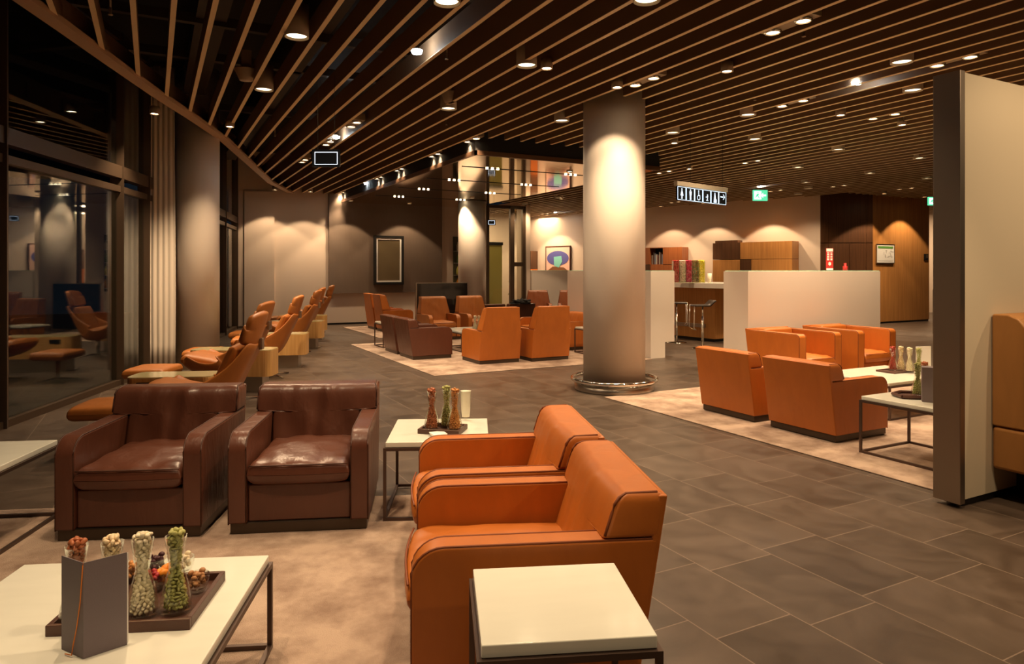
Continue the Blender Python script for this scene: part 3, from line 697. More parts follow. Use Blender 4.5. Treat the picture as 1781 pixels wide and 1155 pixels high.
for i, (lat, d, a) in enumerate(LP):
    lg_ = make_lounger(names[0]) if lg is None else dup(lg, names[i]); lg = lg or lg_; place(lg_, CW(lat, d), 0, CR(a), 1.0)
    c, s = math.sin(math.radians(a)), -math.cos(math.radians(a))
    nm = ['nearest ottoman, poking out left of the brown armchair', 'ottoman in front of the curtain, by the second lounge chair', 'ottoman before the window column, by the third lounge chair', 'small ottoman seat behind the fourth lounge chair', 'ottoman of the fifth lounge chair by the pale wall panels', 'ottoman of the farthest lounge chair']
    o_ = make_ottoman(nm[0]) if ot is None else dup(ot, nm[i]); ot = ot or o_; k_ = .74 if i == 0 else .83; place(o_, CW(lat+k_*c, d+k_*s), 0, CR(a))
    if i < 5:
        dd = (.62, .72, .95, .9, .9)[i]
        nm = ['honey wood side table with power socket beside the nearest lounge chair', 'rounded honey wood side table on a steel foot behind the nearest lounge chair', 'rounded honey wood side table behind the third lounge chair', 'dark-shaded wood side table behind the fourth lounge chair', 'farthest wood side table by the pale wall panels']
        t_ = make_drum(nm[0]) if dr_ is None else dup(dr_, nm[i]); dr_ = dr_ or t_
        off = (-.56 if i == 0 else -.22)
        place(t_, CW(lat+off, d+dd), 0, CR(a+90-3)); t_.scale = (.75, 1, 1) if i == 0 else (1, 1, 1)
# ================================================================== TABLEWARE
def carafe_mesh():
    bm = bmesh.new()
    out = [(0, 0), (.044, 0), (.049, .006), (.050, .02), (.046, .05), (.036, .095), (.024, .135), (.0205, .150), (.0225, .165), (.028, .20), (.034, .245)]
    inn = [(.032, .245), (.026, .20), (.0205, .166), (.0185, .150), (.022, .135), (.034, .095), (.044, .05), (.0475, .022), (.046, .014), (0, .014)]
    lathe(bm, out+inn, 32); return bm
def car_r(z):
    P = [(.014, .040), (.05, .038), (.095, .029), (.135, .018), (.150, .0145), (.166, .016), (.20, .021), (.25, .027)]
    for (a, b), (c, d) in zip(P, P[1:]):
        if a <= z <= c: return b+(d-b)*(z-a)/(c-a)
    return P[-1][1]
_t = bmesh.new(); bmesh.ops.create_icosphere(_t, subdivisions=2, radius=1); SPV = [v.co.copy() for v in _t.verts]; SPF = [[v.index for v in f.verts] for f in _t.faces]; _t.free()
_t = bmesh.new(); bmesh.ops.create_icosphere(_t, subdivisions=1, radius=1); SQV = [v.co.copy() for v in _t.verts]; SQF = [[v.index for v in f.verts] for f in _t.faces]; _t.free()
def put(bm, M, V=None, F=None, mi=0):
    V = V or SPV; F = F or SPF
    vs = [bm.verts.new(M @ v) for v in V]
    for f in F: bm.faces.new([vs[i] for i in f]).material_index = mi
def blob(bm, c, r, rnd, sc, kind):
    M = Matrix.Translation(c) @ Matrix.Rotation(rnd.random()*6, 4, 'Z') @ Matrix.Rotation(rnd.random()*6, 4, 'X') @ Matrix.Rotation(rnd.random()*6, 4, 'Y') @ Matrix.Diagonal((sc[0]*r, sc[1]*r, sc[2]*r, 1))
    put(bm, M)
NUTM = {}
def nutm(name, col, var=.25, rough=.5): NUTM[name] = mat('nut_'+name, col, rough, var=var, scale=60, bump=.3); return NUTM[name]
nutm('cashew', (.85, .64, .40)); nutm('pistachio', (.84, .72, .52)); nutm('green', (.42, .42, .14)); nutm('almond', (.42, .13, .05)); nutm('mix', (.60, .26, .07)); nutm('red', (.38, .045, .025)); nutm('apricot', (.78, .26, .02)); nutm('walnut', (.42, .20, .08)); nutm('berry', (.06, .015, .02)); nutm('cream', (.78, .66, .45)); nutm('cran', (.36, .02, .025))
def fill_mesh(kind, seed, n=170, size=.0105):
    rnd = random.Random(seed); bm = bmesh.new(); z = .022
    lay = 0
    while z < .243:
        R = car_r(z)-size*.35; ring = max(1, int(2*PI*R/(size*1.7)))
        for k in range(ring): a = 2*PI*k/ring+lay; blob(bm, (R*.80*math.cos(a), R*.80*math.sin(a), z), size, rnd, (1, .72, .55 if kind != 'green' else .4), kind)
        blob(bm, (0, 0, z), size, rnd, (1, .8, .6), kind)
        z += size*1.05; lay += .7
    for k in range(9): a = k*.9; rr = .026*(k/9)**.5; blob(bm, (rr*math.cos(a), rr*math.sin(a), .252+.012*(1-k/9)), size*1.05, rnd, (1.1, .75, .6), kind)
    me = bpy.data.meshes.new('nuts_'+kind); bm.to_mesh(me); bm.free(); me.materials.append(NUTM[kind])
    for p in me.polygons: p.use_smooth = True
    return me
FILL = {k: fill_mesh(k, i+3) for i, k in enumerate(('pistachio', 'green', 'almond', 'mix', 'cashew', 'red'))}
WORD = {'pistachio': 'beige pistachios', 'green': 'green dried bean chips', 'almond': 'reddish almonds', 'mix': 'orange rice-cracker mix', 'cashew': 'pale cashews', 'red': 'dark red nuts'}
_c = link('carafe', carafe_mesh(), GLASS, smooth=True); CARM = _c.data; bpy.data.objects.remove(_c)
def carafe(xy, z, kind, where, s=1.0, grp='glass carafes'):
    o = bpy.data.objects.new('carafe', CARM); COL.objects.link(o); o.location = (*xy, z); o.scale = (s,)*3
    tag(o, f'waisted glass carafe filled with {WORD[kind]}, {where}', 'carafe', grp)
    f = bpy.data.objects.new('nuts', FILL[kind]); COL.objects.link(f); f.location = (*xy, z); f.scale = (s,)*3; f.rotation_euler.z = random.random()*6
    tag(f, f'{WORD[kind]} packed in the carafe {where}', 'nuts', kind='stuff')
LEATHB = mat('tray_leather', (.085, .035, .022), .38, bump=.2, scale=300)
def tray(label, W, D, loc, rz, H=.034):
    t = thing('tray', label, 'tray', loc, rz)
    bm = bmesh.new(); bx(bm, -W/2+.001, W/2-.001, -D/2+.001, D/2-.001, 0, .008); link('tray_base', bm, LEATHB, t)
    bm = bmesh.new(); r = .016
    for s in (-1, 1): bx(bm, -W/2, W/2, s*(D/2-r/2)-r/2, s*(D/2-r/2)+r/2, .001, H, .002); bx(bm, s*(W/2-r/2)-r/2, s*(W/2-r/2)+r/2, -D/2+r, D/2-r, .001, H, .002)
    link('rim', bm, LEATHB, t)
    bm = bmesh.new()
    for s in (-1, 1): tube(bm, [(-W/2+.004, s*(D/2-.003), H+.0005), (W/2-.004, s*(D/2-.003), H+.0005)], .0009, 5)
    link('stitching', bm, mat('thread', (.35, .25, .18), .8), t)
    return t
def bowl(xy, z, kind, label, nl, r=.038, s=1, n=26, size=.011, pile=.0):
    bm = bmesh.new(); lathe(bm, [(0, 0), (.022, 0), (.030, .012), (r, .035), (r+.001, .062), (r-.002, .062), (r-.003, .036), (.027, .016), (0, .012)], 28)
    o = link('glass_bowl', bm, GLASS, None, (*xy, z), smooth=True); tag(o, label, 'bowl', 'small glass bowls on the front tray')
    rnd = random.Random(len(label)); bm = bmesh.new()
    for k in range(n):
        a = rnd.random()*6.3; hh = rnd.random(); rr = (r-.012)*rnd.random()**.5*(.75+.25*hh); blob(bm, (rr*math.cos(a), rr*math.sin(a), .024+hh*.045), size, rnd, (1, .8, .65), kind)
    f = link('snack', bm, NUTM[kind], None, (*xy, z), smooth=True); tag(f, nl, 'snack', kind='stuff')
TT = .38
tray('brown leather tray with stitched rim on the front coffee table', .425, .345, (*cam_rect(-1.425, 2.085, 5.5, .2125, .175), TT), CR(5.5))
tz = TT+.0085
def atz(px, py, z): return G(px, py, z)
for (px, py), kd, wh in (((248, 938), 'pistachio', 'just right of the grey menu'), ((306, 932), 'green', 'rightmost on the front tray'), ((195, 943), 'cashew', 'behind the right wing of the grey menu'), ((133, 949), 'almond', 'behind the left wing of the grey menu')):
    carafe(G(px, py, tz+.245), tz, kd, wh, 1, 'carafes on the front tray')
bowl(G(343, 1030, tz), tz, 'walnut', 'small glass bowl of walnuts at the right end of the tray', 'walnut halves in the rightmost small bowl')
bowl(G(288, 1022, tz), tz, 'apricot', 'small glass bowl of dried apricots between the two right carafes', 'orange dried apricots between the carafes', size=.018, n=14)
bowl(G(272, 1000, tz), tz, 'berry', 'small glass bowl of dark berries behind the beige carafe', 'dark dried berries in a small bowl')
bowl(G(318, 998, tz), tz, 'cream', 'small glass bowl of banana chips behind the green carafe', 'pale yellow banana chips in a small bowl')
bowl(G(228, 1012, tz), tz, 'mix', 'small glass bowl of snack mix beside the grey menu', 'brown snack mix in a small bowl')
bowl(G(268, 1028, tz), tz, 'cran', 'small glass bowl of red berries between the carafes', 'red dried cranberries in a small bowl', n=18)
# menu folder
mfs = thing('menu', 'tall grey folded menu with orange cord standing on the front coffee table', 'menu', (0, 0, 0))
MG_ = mat('menu_cover', (.165, .13, .14), .6, bump=.15, scale=400)
s0 = Vector((*G(145, 1147, TT), TT+.001)); l0 = Vector((*G(107, 1130, TT), TT+.001)); r0 = Vector((*G(221, 1122, TT), TT+.001)); up = Vector((0, 0, .276))
def slab(a, b, th, z0=0, z1=.276):
    bm = bmesh.new(); d = (b-a).normalized(); n = Vector((-d.y, d.x, 0))*th
    if n.dot(Vector((*CW(0, 1), 0))) < 0: n = -n
    vs = [a, b, b+n, a+n]; lo = [bm.verts.new(v+Vector((0, 0, z0))) for v in vs]; hi = [bm.verts.new(v+Vector((0, 0, z1))) for v in vs]
    bm.faces.new(lo[::-1]); bm.faces.new(hi)
    for i in range(4): bm.faces.new((lo[i], lo[(i+1) % 4], hi[(i+1) % 4], hi[i]))
    return bm
link('cover', slab(s0, l0, .0025), MG_, mfs); link('cover', slab(s0, r0, .0025), MG_, mfs)
n_ = Vector((*CW(0, 1), 0))*.006
link('page', slab(s0+n_, l0+n_*1.2, .002, .003, .272), WHITEP, mfs); link('page', slab(s0+n_, r0+n_*1.2, .002, .003, .272), WHITEP, mfs)
bk_ = -Vector((*CW(0, 1), 0))*.003
dl = (l0-s0).normalized()
bm = bmesh.new(); tube(bm, [s0+up+bk_*.2, s0+up*.98+bk_, s0+up*.6+bk_+dl*.012, s0+up*.3+bk_+dl*.03, s0+up*.10+bk_*2+dl*.045, s0+bk_*4+dl*.045+Vector((0, 0, .006)), s0+bk_*5+dl*.075+Vector((0, 0, .004))], .0016, 6)
ORC = mat('orange_cord', (.75, .22, .02), .6); link('cord', bm, ORC, mfs, smooth=True)
# second table: tray, carafes, cup, coasters
z2 = .474+.0005
tray('dark leather tray on the side table between brown and orange chairs', .27, .20, (*CW(-.44, 4.36), z2), CR(-12), .03)
z2b = z2+.0085
for (px, py), kd, wh in (((751, 681), 'almond', 'left on the side table tray'), ((777, 677), 'green', 'middle of the side table tray'), ((791, 682), 'mix', 'right on the side table tray')):
    carafe(G(px, py, z2b+.245), z2b, kd, wh, 1, 'carafes on the side table')
bm = bmesh.new(); lathe(bm, [(0, .012), (.026, .012), (.030, .05), (.036, .19), (.038, .19), (.034, .19), (.028, .05), (.020, .02)], 28)
tag(link('straw_cup', bm, PORC, None, (*G(810, 728, z2b), z2b), smooth=True), 'tall cream cup on the right of the side table tray', 'cup')
for q in range(3):
    tag(link('napkin', box(-.045, .045, -.045, .045, 0, .004, .001), WHITEP, None, (*CW(-.455, 4.22), z2b+.001+q*.0045), CR(20+q*3)), 'white folded napkin in the stack before the side table carafes', 'napkin', 'napkins stacked on the side table tray')
# right side tables
z3 = .472+.0005
t = thing('tray', 'hexagonal dark tray on the side table by the steel-edged slab', 'tray', (*G(1583, 690, z3), z3), .2)
bm = bmesh.new(); hexp = [(.15*math.cos(q*PI/3), .12*math.sin(q*PI/3)) for q in range(6)]; prism_xy(bm, hexp, 0, .008); link('tray_base', bm, LEATHB, t)
bm = bmesh.new()
for q in range(6):
    a, b = hexp[q], hexp[(q+1) % 6]; tube(bm, [(a[0], a[1], .018), (b[0], b[1], .018)], .014, 6)
link('rim', bm, LEATHB, t)
z3b = z3+.0085
for (px, py), kd, wh in (((1596, 636), 'green', 'left on the hexagonal tray'), ((1608, 634), 'almond', 'right on the hexagonal tray')):
    carafe(G(px, py, z3b+.245), z3b, kd, wh, 1, 'carafes on the hexagonal tray')
mx_, my_ = G(1618, 700, z3)
tag(link('menu', box(-.004, .09, -.055, .055, 0, .27), MG_, None, (mx_, my_, z3), math.radians(35)), 'grey menu half hidden by the steel slab edge', 'menu')
z4 = .3805
tray('long brown tray on the coffee table before the club chairs', .62, .22, (*G(1570, 645, z4), z4), 0, .02)
for (px, py), kd, wh in (((1553, 606), 'red', 'left on the club chair table'), ((1567, 606), 'cashew', 'second on the club chair table'), ((1582, 608), 'pistachio', 'third on the club chair table'), ((1598, 609), 'green', 'fourth on the club chair table')):
    carafe(G(px, py, z4+.0085+.245), z4+.0085, kd, wh, 1, 'carafes on the club chair table')
mx_, my_ = DP(1606, 7.55)
tag(link('menu', box(-.09, .09, -.003, .003, 0, .27), WHITEP, None, (mx_, my_, z4+.0085), CR(8)), 'white folded card standing behind the carafes on the club chair table', 'menu')
zc_ = .3805
tray('small dark tray between the tall-backed chairs', .34, .24, (*DP(832, 12.75), zc_), 0, .02)
for px, kd in ((826, 'pistachio'), (833, 'cashew'), (839, 'mix')):
    carafe(DP(px, 12.7), zc_+.0085, kd, {'pistachio': 'left between the tall-backed chairs', 'cashew': 'middle between the tall-backed chairs', 'mix': 'right between the tall-backed chairs'}[kd], 1, 'carafes on the middle coffee table')
# ================================================================== BACKGROUND THINGS
# framed picture on taupe panel
fx0, fx1 = vx(650, YE-.15), vx(702, YE-.15); fd = hit(676, (0, YE-.15), (1, YE-.15))[2]; fz1, fz0 = ZAT(410, fd), ZAT(495, fd)
fp = thing('framed_picture', 'black-framed picture with cream border on the taupe panel', 'picture', ((fx0+fx1)/2, YE-.12, (fz0+fz1)/2)); w, h = (fx1-fx0)/2, (fz1-fz0)/2
def ring(bm, w, h, t, y0, y1):
    bx(bm, -w, w, y0, y1, h-t, h); bx(bm, -w, w, y0, y1, -h, -h+t); bx(bm, -w, -w+t, y0, y1, -h+t, h-t); bx(bm, w-t, w, y0, y1, -h+t, h-t)
bm = bmesh.new(); ring(bm, w, h, .07, -.06, .015); link('frame', bm, BLACK, fp)
bm = bmesh.new(); ring(bm, w-.07, h-.07, .045, -.04, .015); link('border', bm, WHITEP, fp)
bm = bmesh.new(); bx(bm, -w+.1, w-.1, -.02, .015, -h+.1, h-.1); link('canvas', bm, mat('canvas_olive', (.13, .095, .05), .3, var=.2, scale=1.2), fp)
# black screen stand
s0x, s0y = DP(723, 17.4); s1x, s1y = hit(813, (0, s0y), (1, s0y))[:2]
sc_ = thing('screen', 'black glossy screen with metal frame behind the tan armchairs', 'screen', ((s0x+s1x)/2, s0y, .010)); w = (s1x-s0x)/2
link('panel', box(-w+.02, w-.02, -.03, .03, .05, 1.15), BLACKG, sc_)
bm = bmesh.new(); bx(bm, -w, w, -.04, .04, 1.15, 1.17); bx(bm, -w, -w+.02, -.04, .04, 0, 1.15); bx(bm, w-.02, w, -.04, .04, 0, 1.15); bx(bm, -w, w, -.06, .06, 0, .02); link('frame', bm, STEEL, sc_)
# bottle slit beside column 2
bx0, bx1 = vx(791, YE-.02), vx(797, YE-.02)
bd = thing('display_niche', 'narrow lit display slot with bottles beside the second column', 'display', ((bx0+bx1)/2, YE-.02, 0)); w = (bx1-bx0)/2+.05
link('niche', box(-w, w, -.02, .019, .9, 2.5), mat('niche_dark', (.08, .07, .03), .4), bd)
for q in range(4):
    bm = bmesh.new(); bx(bm, -w, w, -.14, -.02, .98+q*.36, 1.0+q*.36); link('shelf', bm, STEEL, bd)
    bm = bmesh.new(); lathe(bm, [(0, 0), (.035, 0), (.035, .16), (.012, .21), (.012, .26), (0, .26)], 12); bmesh.ops.translate(bm, verts=bm.verts, vec=(0, -.08, 1.001+q*.36))
    b_ = link('bottle', bm, mat('bottle%d' % q, [(.5, .2, .03), (.5, .45, .1), (.1, .2, .05), (.6, .5, .35)][q], .1), None, (bd.location.x, bd.location.y, 0), smooth=True)
    tag(b_, ['amber bottle on the lowest shelf of the display slot', 'yellow bottle on the second shelf of the display slot', 'green bottle on the third shelf of the display slot', 'cream bottle on the top shelf of the display slot'][q], 'bottle', 'bottles in the display slot')
# yellow lit shelf behind the glass door
x_ = hit(855, (0, 21), (1, 21))[0]
sh = link('bookcase', box(x_-.25, x_+.3, 20.8, 21.2, 0, 2.35), mat('shelf_olive', (.30, .26, .07), .4)); tag(sh, 'olive-lit tall cabinet behind the glass door', 'cabinet')
link('shelf_top', box(x_-.28, x_+.33, 20.78, 21.2, 2.35, 2.45), BLACK, sh)
# picture on far wall
def wall_frame(px0, px1, py0, py1, p=FW0, q=FW1, off=.06):
    a = hit(px0, p, q); b = hit(px1, p, q); m_ = ((a[0]+b[0])/2, (a[1]+b[1])/2); d = (a[2]+b[2])/2
    return a, b, m_, d, math.atan2(b[1]-a[1], b[0]-a[0])
a, b, m_, d, th = wall_frame(951, 994, 428, 474)
w = math.hypot(b[0]-a[0], b[1]-a[1])/2; z0, z1 = ZAT(474, d), ZAT(428, d)
nv = Vector((math.sin(th), -math.cos(th))); 
if nv.dot(Vector(m_)) > 0: nv = -nv
pt = thing('painting', 'square pink and blue abstract painting on the far white wall', 'painting', (m_[0]+nv.x*.05, m_[1]+nv.y*.05, (z0+z1)/2), th); h = (z1-z0)/2
link('canvas', box(-w+.02, w-.02, -.02, .02, -h+.02, h-.02), mat('pink', (.78, .50, .40), .6), pt)
bm = bmesh.new(); ring(bm, w, h, .03, -.035, .03); link('frame', bm, mat('frame_red', (.09, .03, .02), .5), pt)
def flat(name, pts, y, m):
    bm = bmesh.new(); a = [bm.verts.new((x, y, z)) for x, z in pts]; b = [bm.verts.new((x, y+.006, z)) for x, z in pts]; bm.faces.new(a); bm.faces.new(b[::-1])
    for i in range(len(pts)): bm.faces.new((a[i], a[(i+1) % len(pts)], b[(i+1) % len(pts)], b[i]))
    return link(name, bm, m, pt)
flat('paint_patch', [(.88*w*math.cos(t*.3142), .08*h+.55*h*math.sin(t*.3142)) for t in range(20)], -.028, mat('blue', (.10, .10, .33), .6))
flat('paint_patch', [(-.30*w, .18*h), (.30*w, .25*h), (.38*w, -.2*h), (.1*w, -.62*h), (-.28*w, -.5*h)], -.036, mat('turquoise', (.20, .55, .50), .6))
flat('paint_patch', [(-.9*w, -.93*h), (-.4*w, -.55*h), (.5*w, -.62*h), (.9*w, -.93*h)], -.032, mat('umber', (.20, .08, .03), .6))
# wood storage units against the far wall
def wallbox(name, px0, px1, py1, zb, dep, m, label, cat, py0=None, off=0):
    a, b, m_, d, th = wall_frame(px0, px1, 0, 0); w = math.hypot(b[0]-a[0], b[1]-a[1])/2
    nv = Vector((math.sin(th), -math.cos(th))); zt = ZAT(py1, d)
    if nv.dot(Vector(m_)) > 0: nv = -nv; 
    t = thing(name, label, cat, (m_[0]+nv.x*(.03+off), m_[1]+nv.y*(.03+off), 0), th)
    return t, w, zt, (1 if (math.cos(th)*nv.y-math.sin(th)*nv.x) > 0 else -1)
t, w, zt, sg = wallbox('cabinet', 1122, 1198, 431, 0, .4, WOODR, 'reddish wood wall cabinet holding books behind the bar', 'cabinet')
def yb(a, b): return tuple(sorted((a*sg, b*sg)))
W_ = 2*w
def cell(x0, x1, z0, z1, m, name='door', d0=.0, d1=.40):
    y = yb(d0, d1); return link(name, box(-w+x0*W_, -w+x1*W_, y[0], y[1], z0, z1), m, t)
zm = zt-.55
cell(0, .28, zm, zt, WOODR); cell(.58, 1, zm, zt, WOODR); cell(0, .28, 0, zm-.02, WOODD); cell(.29, 1, 0, zm-.02, WOODR, 'body')
cell(.28, .58, zt-.02, zt, WOODR, 'shelf'); cell(.28, .58, zm-.02, zm, WOODR, 'shelf'); cell(.28, .58, zm, zt-.02, BLACK, 'back_panel', 0, .05)
cw = .30*W_; nb = 8; th_ = t.rotation_euler.z
for q in range(nb):
    bw = cw/nb*.62; xx = -w+.30*W_+q*cw/9; hh = .30+.1*((q*7) % 4)/3; y = yb(.12, .34)
    lx, ly = xx, 0; wx = t.location.x+math.cos(th_)*xx; wy = t.location.y+math.sin(th_)*xx
    o = link('book', box(0, bw, y[0], y[1], 0, hh), mat('book%d' % q, [(.35, .3, .25), (.1, .05, .04), (.2, .22, .28), (.5, .45, .4), (.12, .03, .02)][q % 5], .6), None, (wx, wy, zm+.001), th_)
    tag(o, 'upright book in the open compartment of the reddish cabinet', 'book', 'books in the wall cabinet')
t, w, zt, sg = wallbox('cabinet', 1253, 1390, 422, 0, .45, WOODL, 'wide oak storage cabinet with dark squares behind the partition', 'cabinet'); W_ = 2*w
zm = zt-.50
cell(0, .36, zm, zt, WOODD, 'door', 0, .46); cell(.365, 1, zm, zt, WOODL, 'door', 0, .46); cell(0, .36, .0, zm-.01, WOODL, 'door', 0, .46); cell(.365, .50, .9, zm-.01, WOODD, 'door', 0, .46); cell(.505, 1, 0, zm-.01, WOODL, 'door', 0, .46); cell(.365, .5, 0, .89, WOODL, 'door', 0, .46)
th_ = t.rotation_euler.z; xx = -w+.17*W_
tf = thing('wood_tray', 'open wooden frame tray on top of the oak cabinet', 'tray', (t.location.x+math.cos(th_)*xx-math.sin(th_)*sg*.25, t.location.y+math.sin(th_)*xx+math.cos(th_)*sg*.25, zt+.002), th_)
bm = bmesh.new(); ww = .15*W_
bx(bm, -ww, ww, -.15, -.13, 0, .07); bx(bm, -ww, ww, .13, .15, 0, .07); bx(bm, -ww, -ww+.02, -.13, .13, 0, .07); bx(bm, ww-.02, ww, -.13, .13, 0, .07); link('rim', bm, WOODD, tf)
link('tray_base', box(-ww, ww, -.13, .13, 0, .01), WOODL, tf)
t, w, zt, sg = wallbox('cabinet', 922, 936, 437, 0, .4, WOODR, 'slim dark and orange cabinet left of the painting', 'cabinet'); W_ = 2*w
cell(0, 1, 1.55, zt, WOODD, 'door'); cell(0, 1, .3, 1.545, mat('orange_wood', (.62, .17, .03), .4), 'body'); cell(0, 1, 0, .295, WOODD, 'plinth')
# bar
BA = G(1244, 595); BB = G(1150, 585)
bth = math.atan2(BA[1]-BB[1], BA[0]-BB[0]); bl = math.hypot(BA[0]-BB[0], BA[1]-BB[1])
bar = thing('bar_counter', 'wood-fronted bar with thick white top beyond the column', 'bar counter', (*BB, 0), bth)
sgb = 1 if (-math.sin(bth)*BB[0]+math.cos(bth)*BB[1]) > 0 else -1
def yy(a, b): return tuple(sorted((a*sgb, b*sgb)))
y = yy(0, .9); link('body', box(0, bl, y[0], y[1], .06, 1.13), WOODL, bar); y = yy(.03, .9); link('plinth', box(0, bl-.03, y[0], y[1], 0, .06), BLACK, bar)
y = yy(-.35, 1.0); link('countertop', box(-.2, bl+.85, y[0], y[1], 1.13, 1.235, .004), WALLW, bar)
y = yy(-.02, 0); link('kick_plate', box(0, bl-.25, y[0], y[1], .28, .36), STEEL, bar)
def bpt(u, v): return (BB[0]+math.cos(bth)*u-math.sin(bth)*v*sgb, BB[1]+math.sin(bth)*u+math.cos(bth)*v*sgb)
def make_stool(label):
    t = thing('bar_stool', label, 'bar stool', group='chrome bar stools at the bar')
    bm = bmesh.new(); lathe(bm, [(0, 0), (.20, 0), (.20, .008), (.03, .016), (.025, .02), (0, .02)], 32); link('base', bm, CHROME, t, smooth=True)
    bm = bmesh.new(); tube(bm, [(0, 0, .015), (0, 0, .62)], .022, 14); tube(bm, [(0, 0, .60), (0, 0, .82)], .014, 12); link('stem', bm, CHROME, t, smooth=True)
    bm = bmesh.new(); rows = []
    for i in range(12):
        u = i/11; x = -.20+.40*u; z = .84 if u < .75 else .84+.09*math.sin((u-.75)/.25*PI/2); rows.append([bm.verts.new((x, yq, z)) for yq in (-.19, -.06, .06, .19)])
    for P, Q in zip(rows, rows[1:]):
        for j in range(3): bm.faces.new((P[j], Q[j], Q[j+1], P[j+1]))
    o = link('seat', bm, mat('stool_black', (.03, .02, .015), .35), t, smooth=True); sm = o.modifiers.new('s', 'SOLIDIFY'); sm.thickness = .03
    bm = bmesh.new(); tube(bm, [(-.2, -.17, .83), (-.21, -.17, .40), (-.17, -.17, .37), (-.17, .17, .37), (-.21, .17, .40), (-.2, .17, .83)], .009, 8); link('footrest', bm, CHROME, t, smooth=True)
    return t
so = make_stool('black-seated chrome bar stool in the middle of the bar gap'); p = G(1222, 606); place(so, p, 0, CR(0))
o = dup(so, 'chrome bar stool turned sideways next to the left partition'); place(o, G(1177, 596), 0, CR(170))
o = dup(so, 'chrome bar stool half hidden behind the right partition edge'); place(o, DP(1256, 15.6), 0, CR(40))
cols = [('red', (.60, .02, .02)), ('pink and white', (1, .72, .62)), ('magenta', (.72, .02, .10)), ('brown and red', (.35, .16, .04)), ('yellow', (.92, .72, .02))]
z5 = 1.236
d5 = 14.35
for q, (nm, c) in enumerate(cols):
    px = 1175.0+q*11.2; xy = DP(px, d5)
    jm = mat('jar_glass%d' % q, (.95, .95, .95), .05, trans=.9) if q == 0 else jm
    bm = bmesh.new(); ring_ = .063
    bx(bm, -ring_, ring_, -ring_, -ring_+.004, 0, .46); bx(bm, -ring_, ring_, ring_-.004, ring_, 0, .46); bx(bm, -ring_, -ring_+.004, -ring_+.004, ring_-.004, 0, .46); bx(bm, ring_-.004, ring_, -ring_+.004, ring_-.004, 0, .46); bx(bm, -ring_+.004, ring_-.004, -ring_+.004, ring_-.004, 0, .01)
    o = link('candy_jar', bm, CPANE, None, (*xy, z5), CR(2)); tag(o, f'tall square glass jar of {nm} sweets on the bar', 'jar', 'sweet jars on the bar')
    rnd = random.Random(q); bm = bmesh.new(); mm = mat('sweets_%d' % q, c, .4); m2 = mat('sweets_b%d' % q, [(.75, .12, .08), (.9, .75, .6), (.8, .1, .2), (.20, .22, .04), (.9, .75, .1)][q], .4)
    for iz in range(19):
        for ix in range(4):
            for iy in range(4):
                if 0 < ix < 3 and 0 < iy < 3 and iz < 17: continue
                Mx = Matrix.Translation((-.043+ix*.0287+rnd.uniform(-.005, .005), -.043+iy*.0287+rnd.uniform(-.005, .005), .022+iz*.0245)) @ Matrix.Rotation(rnd.random()*3, 4, 'X')
                put(bm, Mx @ Matrix.Scale(.0155, 4), SQV, SQF, 1 if rnd.random() < .4 else 0)
    o = link('sweets', bm, [mm, m2], None, (*xy, z5), CR(2), smooth=True); tag(o, f'{nm} sweets filling a square jar on the bar', 'sweets', kind='stuff')
bm = bmesh.new(); lathe(bm, [(0, 0), (.035, 0), (.045, .20), (.042, .20), (.03, .01), (0, .01)], 20)
tag(link('cup', bm, PORC, None, (*DP(1234, d5), z5), smooth=True), 'white paper cup stack right of the sweet jars', 'cup')
# oak wall: evacuation plan, card reader
def oakz(py, px): return ZAT(py, hit(px, (0, 12.18), (1, 12.18))[2])
a0, a1 = vx(1524.5, 12.18), vx(1554.5, 12.18); z1, z0 = oakz(426, 1540), oakz(457, 1540)
ep = thing('evacuation_plan', 'framed evacuation plan with green header on the oak wall', 'sign', ((a0+a1)/2, 12.17, (z0+z1)/2)); w, h = (a1-a0)/2, (z1-z0)/2
link('board', box(-w, w, 0, .025, -h, h), WHITEP, ep); link('header', box(-w+.05, w-.05, -.004, 0, h-.10, h-.04), mat('plan_green', (.12, .32, .06), .5), ep)
bm = bmesh.new(); rnd = random.Random(4)
for q in range(14):
    x = rnd.uniform(-.1, w-.08); z = rnd.uniform(-h+.12, h-.15)
    if q % 2: bx(bm, x, x+.10, -.003, 0, z, z+.006)
    else: bx(bm, x, x+.006, -.003, 0, z, z+.09)
bx(bm, -w+.05, w-.05, -.003, 0, -h+.05, -h+.056); link('marking', bm, mat('plan_lines', (.25, .22, .2), .6), ep)
bm = bmesh.new(); ring(bm, w+.02, h+.02, .02, -.006, .025); link('frame', bm, STEEL, ep)
a0, a1 = vx(1607.5, 12.18), vx(1614, 12.18); zz = oakz(447, 1610)
cr_ = thing('card_reader', 'small dark and steel card reader at the right edge of the oak wall', 'card reader', ((a0+a1)/2, 12.17, zz)); w = (a1-a0)/2
link('housing', box(-w, w, 0, .025, -.09, .09), BLACK, cr_); link('face_plate', box(-w*.3, w*.8, -.008, 0, -.03, .07), STEEL, cr_)
